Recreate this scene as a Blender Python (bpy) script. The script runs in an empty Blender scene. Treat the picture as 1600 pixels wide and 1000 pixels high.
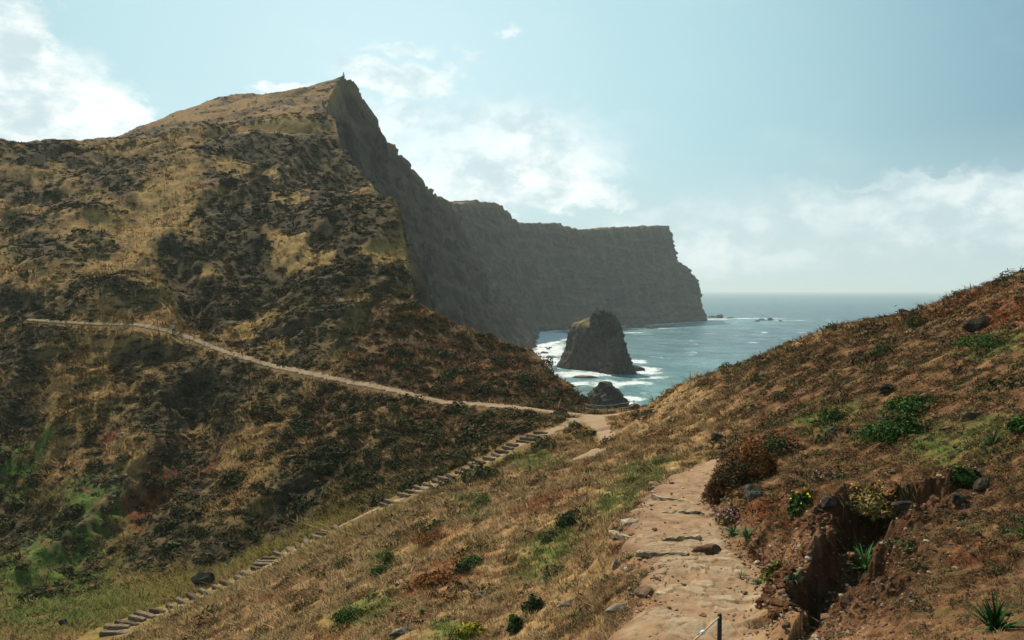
import bpy, math, random
import numpy as np
from mathutils import Vector, Matrix, Euler
sc = bpy.context.scene
COL = sc.collection
R = math.radians
# ------------------------------------------------------------------ camera
EYE = 62.0                      # metres above the sea
F = 1250.0                      # focal length in pixels of the 1600 px photograph
PITCH = math.atan(46.6 / F)
cam = bpy.data.cameras.new('camera')
cam.sensor_width = 36.0
cam.lens = 36.0 * F / 1600.0
cam.clip_start = 0.1
cam.clip_end = 90000.0
camo = bpy.data.objects.new('camera', cam)
COL.objects.link(camo)
camo.location = (0, 0, EYE)
camo.rotation_euler = (R(90) - PITCH, 0, 0)
sc.camera = camo
# ------------------------------------------------------------------ sun, exposure
SUN_AZ, SUN_EL = R(-30), R(47)          # azimuth from +y towards +x
sun = bpy.data.lights.new('sun', 'SUN')
sun.energy = 5.0
sun.angle = R(0.5)
sun.color = (1.0, 0.90, 0.75)
suno = bpy.data.objects.new('sun', sun)
COL.objects.link(suno)
sdir = Vector((math.sin(SUN_AZ) * math.cos(SUN_EL), math.cos(SUN_AZ) * math.cos(SUN_EL), math.sin(SUN_EL)))
suno.rotation_euler = sdir.to_track_quat('Z', 'Y').to_euler()
suno.location = (-80, 60, 300)
vs = sc.view_settings
vs.view_transform = 'Standard'
vs.look = 'None'
vs.exposure = 0.2
vs.gamma = 1.0
vs.use_curve_mapping = False
sc.cycles.use_denoising = True
sc.cycles.volume_bounces = 1
sc.cycles.max_bounces = 6
sc.cycles.transparent_max_bounces = 8


# ------------------------------------------------------------------ node helper
class NT:
    def __init__(s, tree):
        s.t = tree
        s.n = tree.nodes
        s.l = tree.links

    def node(s, typ, inp=None, **kw):
        n = s.n.new(typ)
        for k, v in kw.items():
            setattr(n, k, v)
        for k, v in (inp or {}).items():
            s.set(n, k, v)
        return n

    def set(s, n, k, v):
        sock = n.inputs[k]
        if hasattr(v, 'node') or isinstance(v, bpy.types.NodeSocket):
            s.l.new(v, sock)
        else:
            sock.default_value = v

    def math(s, op, a, b=None, c=None, clamp=False):
        n = s.node('ShaderNodeMath', operation=op, use_clamp=clamp)
        s.set(n, 0, a)
        if b is not None: s.set(n, 1, b)
        if c is not None: s.set(n, 2, c)
        return n.outputs[0]

    def mix(s, f, a, b, blend='MIX'):
        n = s.node('ShaderNodeMix', data_type='RGBA', blend_type=blend)
        s.set(n, 0, f)
        s.set(n, 6, a)
        s.set(n, 7, b)
        return n.outputs[2]

    def noise(s, vec, scale, detail=4, rough=0.55, **kw):
        n = s.node('ShaderNodeTexNoise', {'Scale': scale, 'Detail': detail, 'Roughness': rough}, **kw)
        if vec is not None: s.l.new(vec, n.inputs['Vector'])
        return n.outputs['Fac']

    def smooth(s, v, a, b, lo=0.0, hi=1.0):
        n = s.node('ShaderNodeMapRange', interpolation_type='SMOOTHSTEP')
        s.set(n, 0, v)
        n.inputs[1].default_value = a
        n.inputs[2].default_value = b
        n.inputs[3].default_value = lo
        n.inputs[4].default_value = hi
        return n.outputs[0]


def c4(r, g, b): return (r, g, b, 1.0)


# ------------------------------------------------------------------ world: sky with clouds
world = bpy.data.worlds.new('World')
sc.world = world
world.use_nodes = True
wt = NT(world.node_tree)
wt.n.clear()
sky = wt.node('ShaderNodeTexSky', sky_type='NISHITA', sun_disc=False, sun_elevation=SUN_EL,
              sun_rotation=SUN_AZ, air_density=1.0, dust_density=1.6, ozone_density=1.0, altitude=60)
geo = wt.node('ShaderNodeTexCoord').outputs['Generated']
sep = wt.node('ShaderNodeSeparateXYZ', {0: geo})
sx, sy, sz = sep.outputs
AZ = wt.math('ARCTAN2', sx, sy)                 # 0 = looking along +y
EL = wt.math('ARCSINE', sz)


def pix_dir(px, py):
    u, v = (px - 800) / F, (500 - py) / F
    x, y, z = u, v * math.sin(PITCH) + math.cos(PITCH), v * math.cos(PITCH) - math.sin(PITCH)
    return math.atan2(x, y), math.atan2(z, math.hypot(x, y))


cv = wt.node('ShaderNodeCombineXYZ', {0: AZ, 1: wt.math('MULTIPLY', EL, 1.5), 2: 0.0}).outputs[0]
warp = wt.node('ShaderNodeTexNoise', {'Vector': cv, 'Scale': 11.0, 'Detail': 9.0, 'Roughness': 0.62})
warp2 = wt.node('ShaderNodeVectorMath', {0: warp.outputs['Color'], 1: (0.5, 0.5, 0.5)}, operation='SUBTRACT').outputs[0]
wsep = wt.node('ShaderNodeSeparateXYZ', {0: warp2})
WAZ = wt.math('MULTIPLY_ADD', wsep.outputs[0], 0.17, AZ)
WEL = wt.math('MULTIPLY_ADD', wsep.outputs[1], 0.12, EL)


def blob(px, py, rx, ry, soft=0.8, amt=1.0):
    """a cloud body: centre and radii in the photograph's pixels, turned into sky angles"""
    a, e = pix_dir(px, py)
    ra, re = rx / F, ry / F
    dx = wt.math('DIVIDE', wt.math('SUBTRACT', WAZ, a), ra)
    dy = wt.math('DIVIDE', wt.math('SUBTRACT', WEL, e), re)
    # flat underside: the lower half falls off faster
    d = wt.math('SQRT', wt.math('ADD', wt.math('MULTIPLY', dx, dx), wt.math('MULTIPLY', dy, dy)))
    return wt.smooth(d, 1.0 + soft * 0.45, 1.0 - soft * .9, 0.0, amt)


def union_blobs(bl):
    r = None
    for b in bl:
        v = blob(*b)
        r = v if r is None else wt.math('MAXIMUM', r, v)
    return r


puffs = union_blobs([(20, 70, 60, 60, .35, 1.0), (20, 165, 150, 100, .35, 1.0), (135, 170, 90, 60, .35, 1.0), (205, 185, 62, 46, .35, 1.0), (90, 225, 170, 40, .4, 1.0),
                     (610, 112, 95, 20, .7, .85), (430, 133, 48, 15, .5, .85), (665, 130, 62, 16, .7, .8), (792, 52, 22, 13, .7, .6), (620, 66, 52, 12, .8, .55), (735, 92, 36, 12, .7, .5),
                     (860, 285, 110, 34, .4, 1.0), (800, 300, 120, 26, .5, .9), (930, 310, 70, 20, .6, .8), (880, 245, 110, 34, .7, .8), (720, 275, 120, 30, .6, .8)])
sheets = union_blobs([(770, 225, 230, 60, .8, .9), (640, 180, 120, 34, .9, .8), (690, 300, 120, 50, .9, .7), (1350, 340, 330, 50, .7, .62), (1570, 290, 150, 36, .6, .75), (1150, 375, 320, 45, .9, .6), (1480, 262, 160, 10, .8, .4), (1100, 330, 120, 20, .9, .4)])
fb = wt.noise(cv, 22.0, 9, 0.62)
fb2 = wt.noise(cv, 6.0, 6, 0.55)
dens = wt.math('MULTIPLY', puffs, wt.smooth(fb, 0.24, 0.44, 0.35, 1.0))
dens = wt.math('MAXIMUM', dens, wt.math('MULTIPLY', sheets, wt.smooth(fb2, 0.30, 0.6, 0.45, 1.0)))
dens = wt.math('MAXIMUM', dens, wt.math('MULTIPLY', wt.smooth(fb2, 0.50, 0.8), 0.15))
shade = wt.smooth(wt.math('ADD', wt.noise(cv, 14.0, 7, 0.6), wt.math('MULTIPLY', wsep.outputs[1], .5)), 0.36, 0.62)
# clear sky: pale thin haze round the sun's side, deepening to teal blue away from it, pale again at the horizon
ga, ge = pix_dir(620, 150)
gdir = (math.sin(ga) * math.cos(ge), math.cos(ga) * math.cos(ge), math.sin(ge))
ang = wt.math('ARCCOSINE', wt.node('ShaderNodeVectorMath', {0: geo, 1: gdir}, operation='DOT_PRODUCT').outputs['Value'])
skyc = wt.mix(wt.smooth(ang, 0.0, 0.42), c4(5.7, 7.9, 8.3), c4(4.2, 6.6, 7.0))
skyc = wt.mix(wt.smooth(ang, 0.30, 0.86), skyc, c4(1.5, 3.1, 3.9))
skyc = wt.mix(0.12, skyc, sky.outputs[0])
veil = wt.mix(wt.smooth(EL, 0.0, 0.20, 0.9, 0.0), skyc, c4(5.5, 6.7, 6.8))
cloudc = wt.mix(shade, c4(5.7, 7.0, 7.3), c4(9.3, 9.8, 9.6))
final = wt.mix(wt.math('MULTIPLY', dens, 0.95), veil, cloudc)
bg = wt.node('ShaderNodeBackground', {'Color': final, 'Strength': 0.10})
wout = wt.node('ShaderNodeOutputWorld', {'Surface': bg.outputs[0]})


# ------------------------------------------------------------------ numeric noise
def _h(ix, iy, iz, seed):
    n = (ix.astype(np.uint32) * np.uint32(374761393) + iy.astype(np.uint32) * np.uint32(668265263)
         + iz.astype(np.uint32) * np.uint32(2147483647) + np.uint32((seed * 1274126177) & 0xffffffff))
    n = (n ^ (n >> np.uint32(13))) * np.uint32(1274126177)
    n = (n ^ (n >> np.uint32(16))) * np.uint32(2246822519)
    return ((n ^ (n >> np.uint32(15))) & np.uint32(0xffffff)).astype(np.float32) / np.float32(8388608.0) - 1.0


def n2(x, y, seed=0):
    x = np.asarray(x, np.float64); y = np.asarray(y, np.float64)
    ix = np.floor(x); iy = np.floor(y)
    fx = (x - ix).astype(np.float32); fy = (y - iy).astype(np.float32)
    ix = ix.astype(np.int64); iy = iy.astype(np.int64)
    u = fx * fx * fx * (fx * (fx * 6 - 15) + 10); v = fy * fy * fy * (fy * (fy * 6 - 15) + 10)
    z = np.zeros_like(ix)
    def g(dx, dy):
        a = _h(ix + dx, iy + dy, z, seed) * np.float32(math.pi)
        return np.cos(a) * (fx - dx) + np.sin(a) * (fy - dy)
    a = g(0, 0); b = g(1, 0); c = g(0, 1); d = g(1, 1)
    return (a + u * (b - a) + v * (c - a) + u * v * (a - b - c + d)) * 1.5


def n3(x, y, z, seed=0):
    x, y, z = [np.asarray(q, np.float64) for q in (x, y, z)]
    I = [np.floor(q) for q in (x, y, z)]
    f = [(q - i).astype(np.float32) for q, i in zip((x, y, z), I)]
    I = [i.astype(np.int64) for i in I]
    w = [q * q * (3 - 2 * q) for q in f]
    r = 0
    for dx in (0, 1):
        for dy in (0, 1):
            for dz in (0, 1):
                k = _h(I[0] + dx, I[1] + dy, I[2] + dz, seed)
                r = r + k * (w[0] if dx else 1 - w[0]) * (w[1] if dy else 1 - w[1]) * (w[2] if dz else 1 - w[2])
    return r


def fbm2(x, y, seed, oc=5, gain=0.5):
    r = 0; a = 1.0; s = 0
    for i in range(oc):
        r = r + a * n2(x * 2 ** i + 17.3 * i, y * 2 ** i - 9.1 * i, seed + i); s += a; a *= gain
    return r / s * 1.6


def fbm3(x, y, z, seed, oc=4, gain=0.5):
    r = 0; a = 1.0; s = 0
    for i in range(oc):
        k = 2 ** i
        r = r + a * n3(x * k + 7.7 * i, y * k - 3.1 * i, z * k + 5.3 * i, seed + i); s += a; a *= gain
    return r / s * 1.4


def sstep(v, a, b):
    q = np.clip((v - a) / (b - a), 0, 1)
    return q * q * (3 - 2 * q)


# ------------------------------------------------------------------ object helpers
def mk(name, V, Fc, mat=None, col=None, smooth=False, parent=None, link=True):
    """one mesh object from arrays; Fc is an (n,3) or (n,4) array or a list of them"""
    me = bpy.data.meshes.new(name)
    V = np.asarray(V, np.float32)
    Fl = Fc if isinstance(Fc, list) else [Fc]
    Fl = [np.asarray(q, np.int32) for q in Fl if len(q)]
    loops = np.concatenate([q.ravel() for q in Fl])
    tot = np.concatenate([np.full(len(q), q.shape[1], np.int32) for q in Fl])
    start = np.concatenate([[0], np.cumsum(tot)[:-1]]).astype(np.int32)
    me.vertices.add(len(V)); me.vertices.foreach_set('co', V.ravel())
    me.loops.add(len(loops)); me.loops.foreach_set('vertex_index', loops)
    me.polygons.add(len(tot)); me.polygons.foreach_set('loop_start', start); me.polygons.foreach_set('loop_total', tot)
    me.polygons.foreach_set('use_smooth', np.full(len(tot), smooth))
    if col is not None:
        at = me.attributes.new('Col', 'FLOAT_COLOR', 'POINT')
        cc = np.ones((len(V), 4), np.float32); cc[:, :3] = np.asarray(col, np.float32)[:, :3]
        at.data.foreach_set('color', cc.ravel())
    me.update(calc_edges=True)
    if mat: me.materials.append(mat)
    o = bpy.data.objects.new(name, me)
    if link: COL.objects.link(o)
    if parent: o.parent = parent
    return o


def tag(o, label=None, cat=None, group=None, kind=None):
    if label: o['label'] = label
    if cat: o['category'] = cat
    if group: o['group'] = group
    if kind: o['kind'] = kind
    return o


def empty(name, loc):
    o = bpy.data.objects.new(name, None)
    o.empty_display_size = 0.2
    COL.objects.link(o); o.location = loc
    return o


def grid_faces(nr, nc, off=0):
    i = np.arange(nr - 1)[:, None] * nc + np.arange(nc - 1)[None, :]
    return (np.stack([i, i + 1, i + nc + 1, i + nc], -1).reshape(-1, 4) + off).astype(np.int32)


# ------------------------------------------------------------------ materials
def mat_col(name, rough=0.95, nscale=6.0, namt=0.5, bscale=20.0, bump=0.3, bdist=0.05, coords='Object', spec=0.2, tint=None):
    """colour attribute of the mesh, broken up by noise, with a bumped surface"""
    m = bpy.data.materials.new(name); m.use_nodes = True
    t = NT(m.node_tree); t.n.clear()
    tc = t.node('ShaderNodeTexCoord').outputs[coords]
    at = t.node('ShaderNodeAttribute', attribute_name='Col').outputs['Color'] if tint is None else None
    base = at if at is not None else t.node('ShaderNodeRGB').outputs[0]
    if tint is not None: base.default_value = c4(*tint)
    nz = t.noise(tc, nscale, 6, 0.65)
    k = t.smooth(nz, 0.25, 0.75, 1 - namt, 1 + namt)
    kk = t.node('ShaderNodeCombineXYZ', {0: k, 1: k, 2: k}).outputs[0]
    c = t.mix(1.0, base, kk, 'MULTIPLY')
    b = t.node('ShaderNodeBump', {'Strength': bump, 'Distance': bdist, 'Height': t.noise(tc, bscale, 6, 0.7)}).outputs[0]
    p = t.node('ShaderNodeBsdfPrincipled', {'Base Color': c, 'Roughness': rough, 'Specular IOR Level': spec, 'Normal': b})
    t.node('ShaderNodeOutputMaterial', {'Surface': p.outputs[0]})
    return m


M = {}
M['ground'] = mat_col('ground', 0.97, 1.1, 0.35, 3.0, 0.7, 0.18, spec=0.04)
M['leaf'] = mat_col('leaf', 0.95, 9.0, 0.35, 30.0, 0.1, 0.01, spec=0.05)
M['blade'] = mat_col('blade', 0.95, 3.0, 0.3, 30.0, 0.1, 0.01, spec=0.05)
M['rock'] = mat_col('rock', 0.95, 5.0, 0.5, 14.0, 0.9, 0.06, spec=0.1)
M['cliff'] = mat_col('cliff', 0.95, 0.05, 0.35, 0.22, 0.9, 2.5, spec=0.15)
M['stack'] = mat_col('stack', 0.9, 0.25, 0.5, 0.7, 1.0, 1.4, spec=0.12)
M['wood'] = mat_col('wood', 0.9, 9.0, 0.4, 30.0, 0.5, 0.02, tint=(0.16, 0.115, 0.075))
M['wood_pale'] = mat_col('wood_pale', 0.95, 9.0, 0.4, 30.0, 0.5, 0.02, tint=(0.19, 0.135, 0.085), spec=.05)
M['wood_dark'] = mat_col('wood_dark', 0.95, 9.0, 0.4, 30.0, 0.5, 0.02, tint=(0.11, 0.075, 0.048), spec=.05)
M['darkpost'] = mat_col('dark_post', 0.6, 30.0, 0.3, 60.0, 0.2, 0.004, tint=(0.012, 0.016, 0.014), spec=0.4)
M['rope'] = mat_col('rope', 0.8, 60.0, 0.3, 160.0, 0.6, 0.004, tint=(0.42, 0.35, 0.25))
M['metal'] = mat_col('clamp_metal', 0.35, 40.0, 0.2, 60.0, 0.1, 0.002, tint=(0.62, 0.64, 0.68), spec=0.6)
M['cloth'] = mat_col('cloth', 0.9, 20.0, 0.2, 60.0, 0.2, 0.01)
M['white'] = mat_col('whitewash', 0.9, 4.0, 0.2, 10.0, 0.2, 0.02, tint=(0.55, 0.56, 0.54))


# path material: earth with cracked flagstones where the attribute says so
def mat_path():
    m = bpy.data.materials.new('path_earth'); m.use_nodes = True
    t = NT(m.node_tree); t.n.clear()
    tc = t.node('ShaderNodeTexCoord').outputs['Object']
    sp = t.node('ShaderNodeSeparateColor', {0: t.node('ShaderNodeAttribute', attribute_name='Col').outputs['Color']}).outputs
    flag, damp, rnd = sp[0], sp[1], sp[2]
    n1 = t.noise(tc, 2.2, 8, 0.68)
    n2_ = t.noise(tc, 16.0, 6, 0.7)
    stone = t.mix(rnd, c4(0.26, 0.175, 0.10), c4(0.40, 0.30, 0.185))
    stone = t.mix(t.math('MULTIPLY', t.smooth(n2_, .4, .7), .5), stone, c4(.20, .125, .07))
    earth = t.mix(t.smooth(n1, 0.3, 0.68), c4(0.20, 0.112, 0.058), c4(0.33, 0.205, 0.110))
    earth = t.mix(t.math('MULTIPLY', t.smooth(n2_, 0.45, 0.75), 0.45), earth, c4(0.42, 0.30, 0.18))
    earth = t.mix(damp, earth, c4(0.165, 0.085, 0.043))
    c = t.mix(flag, earth, stone)
    b = t.node('ShaderNodeBump', {'Strength': 0.8, 'Distance': 0.03, 'Height': n2_}).outputs[0]
    p = t.node('ShaderNodeBsdfPrincipled', {'Base Color': c, 'Roughness': 0.95, 'Specular IOR Level': 0.15, 'Normal': b})
    t.node('ShaderNodeOutputMaterial', {'Surface': p.outputs[0]})
    return m


M['path'] = mat_path()


def mat_sea():
    m = bpy.data.materials.new('sea_water'); m.use_nodes = True
    t = NT(m.node_tree); t.n.clear()
    tc = t.node('ShaderNodeTexCoord').outputs['Object']
    at = t.node('ShaderNodeAttribute', attribute_name='Col').outputs['Color']
    sp = t.node('ShaderNodeSeparateColor', {0: at}).outputs
    foam, shallow, calm = sp[0], sp[1], sp[2]
    st = t.node('ShaderNodeMapping', {'Vector': tc, 'Scale': (1.0, 0.7, 1.0), 'Rotation': (0, 0, 0.5)}).outputs[0]
    w1 = t.noise(st, 0.022, 9, 0.68)
    w2 = t.noise(st, 0.35, 5, 0.65)
    hgt = t.math('ADD', t.math('MULTIPLY', w1, 16.0), t.math('MULTIPLY', w2, 2.0))
    b = t.node('ShaderNodeBump', {'Strength': 0.8, 'Distance': 1.0, 'Height': hgt}).outputs[0]
    deep = t.mix(t.smooth(t.noise(tc, 0.008, 4, 0.6), 0.3, 0.7), c4(0.005, 0.052, 0.080), c4(0.013, 0.088, 0.118))
    rip = t.noise(st, 0.016, 10, 0.72)
    deep = t.mix(t.smooth(rip, .42, .68), deep, c4(.06, .17, .19))
    col = t.mix(shallow, deep, t.mix(t.smooth(rip, .40, .62), c4(0.05, 0.17, 0.18), c4(0.16, 0.33, 0.33)))
    fn = t.noise(st, 0.034, 10, 0.70)
    caps = t.math('MULTIPLY', t.smooth(fn, 0.59, 0.66), 0.8)
    fm = t.smooth(t.math('ADD', foam, t.math('MULTIPLY', t.math('SUBTRACT', t.noise(tc, 0.05, 10, 0.72), 0.5), 2.0)), 0.34, 0.60)
    fm = t.math('MAXIMUM', fm, caps)
    col = t.mix(fm, col, c4(0.74, 0.78, 0.77))
    rg = t.math('MULTIPLY_ADD', fm, 0.5, 0.28)
    p = t.node('ShaderNodeBsdfPrincipled', {'Base Color': col, 'Roughness': rg, 'IOR': 1.33, 'Specular IOR Level': 0.36, 'Normal': b})
    t.node('ShaderNodeOutputMaterial', {'Surface': p.outputs[0]})
    return m


M['sea'] = mat_sea()


# ------------------------------------------------------------------ near terrain: survey points
def ray(px, py):
    """direction of a pixel as (x/y, z/y)"""
    u, v = (px - 800) / F, (500 - np.asarray(py, float)) / F
    y = v * math.sin(PITCH) + math.cos(PITCH)
    return u / y, (v * math.cos(PITCH) - math.sin(PITCH)) / y


SURV = [  # photograph column, row, distance in metres
    # footpath in front
    (1010, 1000, 9.6), (1110, 1000, 9.5), (1215, 1000, 9.4), (1015, 900, 12.5), (1100, 900, 12.5), (1200, 910, 12.0), (1000, 850, 15.2), (1100, 850, 15.2),
    (985, 800, 18.8), (1060, 800, 18.8), (1120, 800, 18.6), (1040, 760, 24.0), (1110, 760, 24.0), (1085, 727, 31.5), (1130, 718, 32.5),
    # slope right of the footpath
    (1250, 1000, 8.8), (1250, 880, 11.8), (1250, 760, 18.5), (1250, 650, 31), (1250, 580, 44), (1250, 522, 58),
    (1400, 1000, 7.6), (1400, 950, 8.4), (1400, 800, 12.6), (1400, 640, 24), (1400, 550, 37), (1400, 485, 50),
    (1600, 1000, 6), (1600, 800, 9.6), (1600, 600, 18), (1600, 500, 27), (1600, 420, 38), (1480, 459, 46), (1800, 1000, 4.6), (1800, 700, 9.5), (1800, 500, 17), (1800, 350, 32),
    (1130, 572, 68), (1150, 640, 44), (1180, 690, 29), (1070, 592, 72), (1010, 637, 79), (1060, 650, 55), (1050, 690, 42), (1000, 680, 54),
    # slope left of the footpath
    (960, 890, 14.2), (900, 1000, 11.4), (900, 850, 20), (900, 760, 36), (800, 1000, 13), (800, 850, 26), (800, 765, 46), (950, 735, 42), (900, 722, 57),
    (600, 1000, 17), (600, 900, 29), (600, 840, 44), (400, 1000, 29), (400, 940, 41), (200, 1000, 46),
    # stair line and valley floor
    (850, 680, 75), (800, 700, 73), (770, 716, 71.5), (700, 750, 68.5), (600, 790, 65.5), (500, 843, 61), (400, 892, 57), (300, 938, 53.5), (200, 975, 50),
    (500, 815, 71), (300, 890, 65), (100, 935, 61), (0, 950, 60), (0, 1000, 50), (600, 765, 72), (-200, 960, 60), (-200, 1000, 52),
    # junction on the saddle
    (945, 686, 71), (930, 660, 79), (960, 648, 85), (985, 643, 83), (900, 648, 85.5),
    # trail
    (850, 643, 87.5), (740, 632, 92), (640, 617, 97), (560, 600, 101), (500, 588, 104.5), (430, 573, 109), (360, 553, 113.5), (300, 530, 117), (250, 514, 119),
    (200, 508, 121), (80, 503, 124), (0, 496, 126), (-200, 480, 130),
    # slope under the trail
    (0, 850, 76), (0, 700, 95), (0, 600, 110), (200, 850, 74), (200, 700, 93), (200, 600, 107), (400, 800, 75), (400, 700, 88), (400, 640, 97),
    (600, 720, 79), (600, 660, 89), (720, 690, 81), (-200, 850, 76), (-200, 650, 102),
    # hill over the trail
    (0, 400, 150), (0, 300, 185), (0, 235, 215), (200, 400, 150), (200, 300, 190), (200, 223, 235), (350, 400, 150), (350, 300, 186), (350, 203, 248),
    (470, 450, 135), (470, 330, 170), (470, 192, 255), (540, 450, 132), (540, 330, 165), (540, 238, 232), (600, 460, 128), (600, 400, 145), (600, 302, 195), (630, 400, 148), (622, 338, 170), (634, 467, 129),
    (-200, 300, 180), (-200, 250, 205), (100, 230, 222),
    # ridge behind
    (0, 238, 245), (90, 233, 262), (0, 240, 300), (0, 245, 380), (90, 235, 330), (160, 224, 375), (200, 207, 400), (250, 189, 405), (290, 172, 412), (330, 158, 418), (375, 149, 425), (410, 153, 428), (470, 139, 437), (515, 131, 446), (538, 125, 450),
    (350, 185, 310), (250, 205, 300), (450, 168, 320), (500, 165, 360), (350, 172, 350), (450, 152, 385), (-200, 260, 330),
    (200, 222, 470), (375, 165, 480), (500, 150, 490),
    # spur
    (590, 458, 129), (637, 468, 129), (700, 627, 95), (700, 560, 110), (700, 500, 125), (760, 524, 122), (800, 638, 89.5), (800, 585, 104), (830, 546, 117), (880, 646, 86.8), (880, 598, 107), (915, 636, 97),
]
P = []
for px, py, d in SURV:
    t_, s_ = ray(px, py)
    P.append((float(t_), math.log(d), float(s_)))
for x, y, z in [(0, .8, -1.75), (-1, 1.2, -2.3), (1, 1.2, -1.55), (0, 3, -2.75), (-3, 3, -3.9), (3, 3, -2.1), (-5, 6, -6.0), (0, 6, -3.95), (1.95, 7.4, -4.02), (4.6, 6, -2.9),
                (-6.4, 10, -7.4), (-13, 20, -12.8), (-22, 35, -19), (-8, 10, -8.5), (-25, 30, -19.5), (-5, 5, -6.3), (-40, 50, -25), (-9, 20, -11), (-12, 14, -11.5), (-6, 10, -7.0)]:
    P.append((x / y, math.log(y), z / y))
P = np.array(P)


def tps_fit(P, lam=2e-4):
    X = P[:, :2] * [1.0, 0.55]
    r = np.linalg.norm(X[:, None] - X[None], axis=-1)
    K = r * r * np.log(r + 1e-9) + lam * np.eye(len(X))
    A = np.zeros((len(X) + 3,) * 2)
    A[:len(X), :len(X)] = K
    Q = np.c_[np.ones(len(X)), X]
    A[:len(X), len(X):] = Q; A[len(X):, :len(X)] = Q.T
    return X, np.linalg.solve(A, np.r_[P[:, 2], 0, 0, 0])


TX, TW = tps_fit(P)


def tps(t, ly):
    sh = np.shape(t)
    a = np.ravel(t).astype(np.float64); b = np.ravel(ly) * 0.55
    out = TW[-3] + TW[-2] * a + TW[-1] * b
    for (x, y), w in zip(TX, TW):
        r2 = (a - x) ** 2 + (b - y) ** 2
        out += w * 0.5 * r2 * np.log(r2 + 1e-18)
    return out.reshape(sh)


# rim of the land in plan (x, y, height above eye): everything beyond falls to the sea
RIM = np.array([(-96, 520, 100), (-95, 455, 119), (-83, 350, 76), (-66, 290, 58), (-50, 238, 41), (-31.5, 197, 24), (-24.5, 172, 16), (-20, 150, 7), (-17, 131, -1), (-10, 126, -4.4), (-4, 123, -6.8),
                (2.6, 118, -8.5), (6.5, 109, -12), (9.6, 97, -14), (11.3, 87, -13.2), (13.4, 80, -11.5), (15.6, 72.6, -7.8), (18.2, 68.5, -6.2), (21, 58.5, -3.1), (24, 50.5, -1.1), (25.2, 46.5, 0), (25, 39, 1.1), (25.5, 28, 2.5), (27, 10, 4), (30, -5, 5)], float)
LAND = np.vstack([RIM[:, :2], [(-400, -5), (-600, 520)]])


def inside(x, y, poly):
    r = np.zeros(x.shape, bool)
    n = len(poly)
    for i in range(n):
        x1, y1 = poly[i]; x2, y2 = poly[(i + 1) % n]
        if y1 == y2: continue
        c = ((y1 > y) != (y2 > y)) & (x < (x2 - x1) * (y - y1) / (y2 - y1) + x1)
        r ^= c
    return r


def pdist(x, y, pl):
    """distance to a polyline, and the value of its third column at the nearest point"""
    best = np.full(x.shape, 1e18); val = np.zeros(x.shape)
    for a, b in zip(pl[:-1], pl[1:]):
        dx, dy = b[0] - a[0], b[1] - a[1]
        q = np.clip(((x - a[0]) * dx + (y - a[1]) * dy) / (dx * dx + dy * dy + 1e-12), 0, 1)
        d = (x - a[0] - q * dx) ** 2 + (y - a[1] - q * dy) ** 2
        m = d < best
        best = np.where(m, d, best)
        if len(a) > 2: val = np.where(m, a[2] + q * (b[2] - a[2]), val)
    return np.sqrt(best), val


# ------------------------------------------------------------------ near terrain: grid
tt = np.concatenate([np.linspace(-0.95, -0.67, 60, endpoint=False), np.linspace(-0.67, 0.67, 1180), np.linspace(0.67, 0.95, 61)[1:]])
ll = np.concatenate([np.linspace(math.log(0.9), math.log(7), 90, endpoint=False), np.linspace(math.log(7), math.log(8.2), 50, endpoint=False), np.linspace(math.log(8.2), math.log(14), 480, endpoint=False), np.linspace(math.log(14), math.log(40), 360, endpoint=False),
                     np.linspace(math.log(40), math.log(140), 560, endpoint=False), np.linspace(math.log(140), math.log(485), 330)])
NC, NR = len(tt), len(ll)
T, L = np.meshgrid(tt, ll)
Y = np.exp(L); X = T * Y
S = np.empty_like(T)
# thin-plate surface on a coarser lattice, then spread to the full grid (it is smooth)
ct = np.linspace(-0.95, 0.95, 260); cl_ = np.linspace(ll[0], ll[-1], 300)
CS = tps(*np.meshgrid(ct, cl_))


def bil(A, ax, ay, x, y):
    i = np.clip(np.searchsorted(ax, x) - 1, 0, len(ax) - 2); j = np.clip(np.searchsorted(ay, y) - 1, 0, len(ay) - 2)
    u = np.clip((x - ax[i]) / (ax[i + 1] - ax[i]), 0, 1); v = np.clip((y - ay[j]) / (ay[j + 1] - ay[j]), 0, 1)
    return A[j, i] * (1 - u) * (1 - v) + A[j, i + 1] * u * (1 - v) + A[j + 1, i] * (1 - u) * v + A[j + 1, i + 1] * u * v


S = bil(CS, ct, cl_, T.ravel(), L.ravel()).reshape(T.shape)
Z0 = S * Y
DR, ZR = pdist(X, Y, RIM)
IN = inside(X, Y, LAND)
sea_d = np.where(IN, 0, DR)
wob = 1 + 0.22 * np.clip(n2(X / 14, Y / 14, 91), -1, 1)


def shelf(Z):
    w = np.interp(Y, [100, 130], [2.2, .8])
    fall = np.interp(Y, [100, 130], [1.5, 7.0]) * (np.sqrt((sea_d * wob) ** 2 + w * w) - w)
    return np.maximum(np.where(IN, Z, np.minimum(Z, ZR + 1.0) - fall), -EYE - 2.5)


PXC = 800 + F * T                              # photograph column and row where a vertex of the bare surface lies
def row_of(s):
    a = np.arctan(s) + PITCH
    return 500 - F * np.tan(a)
PYC = row_of(S)


# ------------------------------------------------------------------ footpath line on the bare surface
def hit0(px, py, SS=None):
    """first point of the surface (near to far) seen along a pixel: (x, y, z)"""
    SS = S if SS is None else SS
    t_, s_ = ray(px, py)
    c = int(np.clip(np.searchsorted(tt, t_), 1, NC - 1))
    w = (t_ - tt[c - 1]) / (tt[c] - tt[c - 1])
    col = SS[:, c - 1] * (1 - w) + SS[:, c] * w
    k = np.argmax(col >= s_)
    if k == 0: k = NR - 1 if col[0] < s_ else 1
    q = (s_ - col[k - 1]) / (col[k] - col[k - 1] + 1e-12)
    ly = ll[k - 1] + np.clip(q, 0, 1) * (ll[k] - ll[k - 1])
    y = math.exp(ly)
    return np.array([t_ * y, y, s_ * y])


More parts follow.
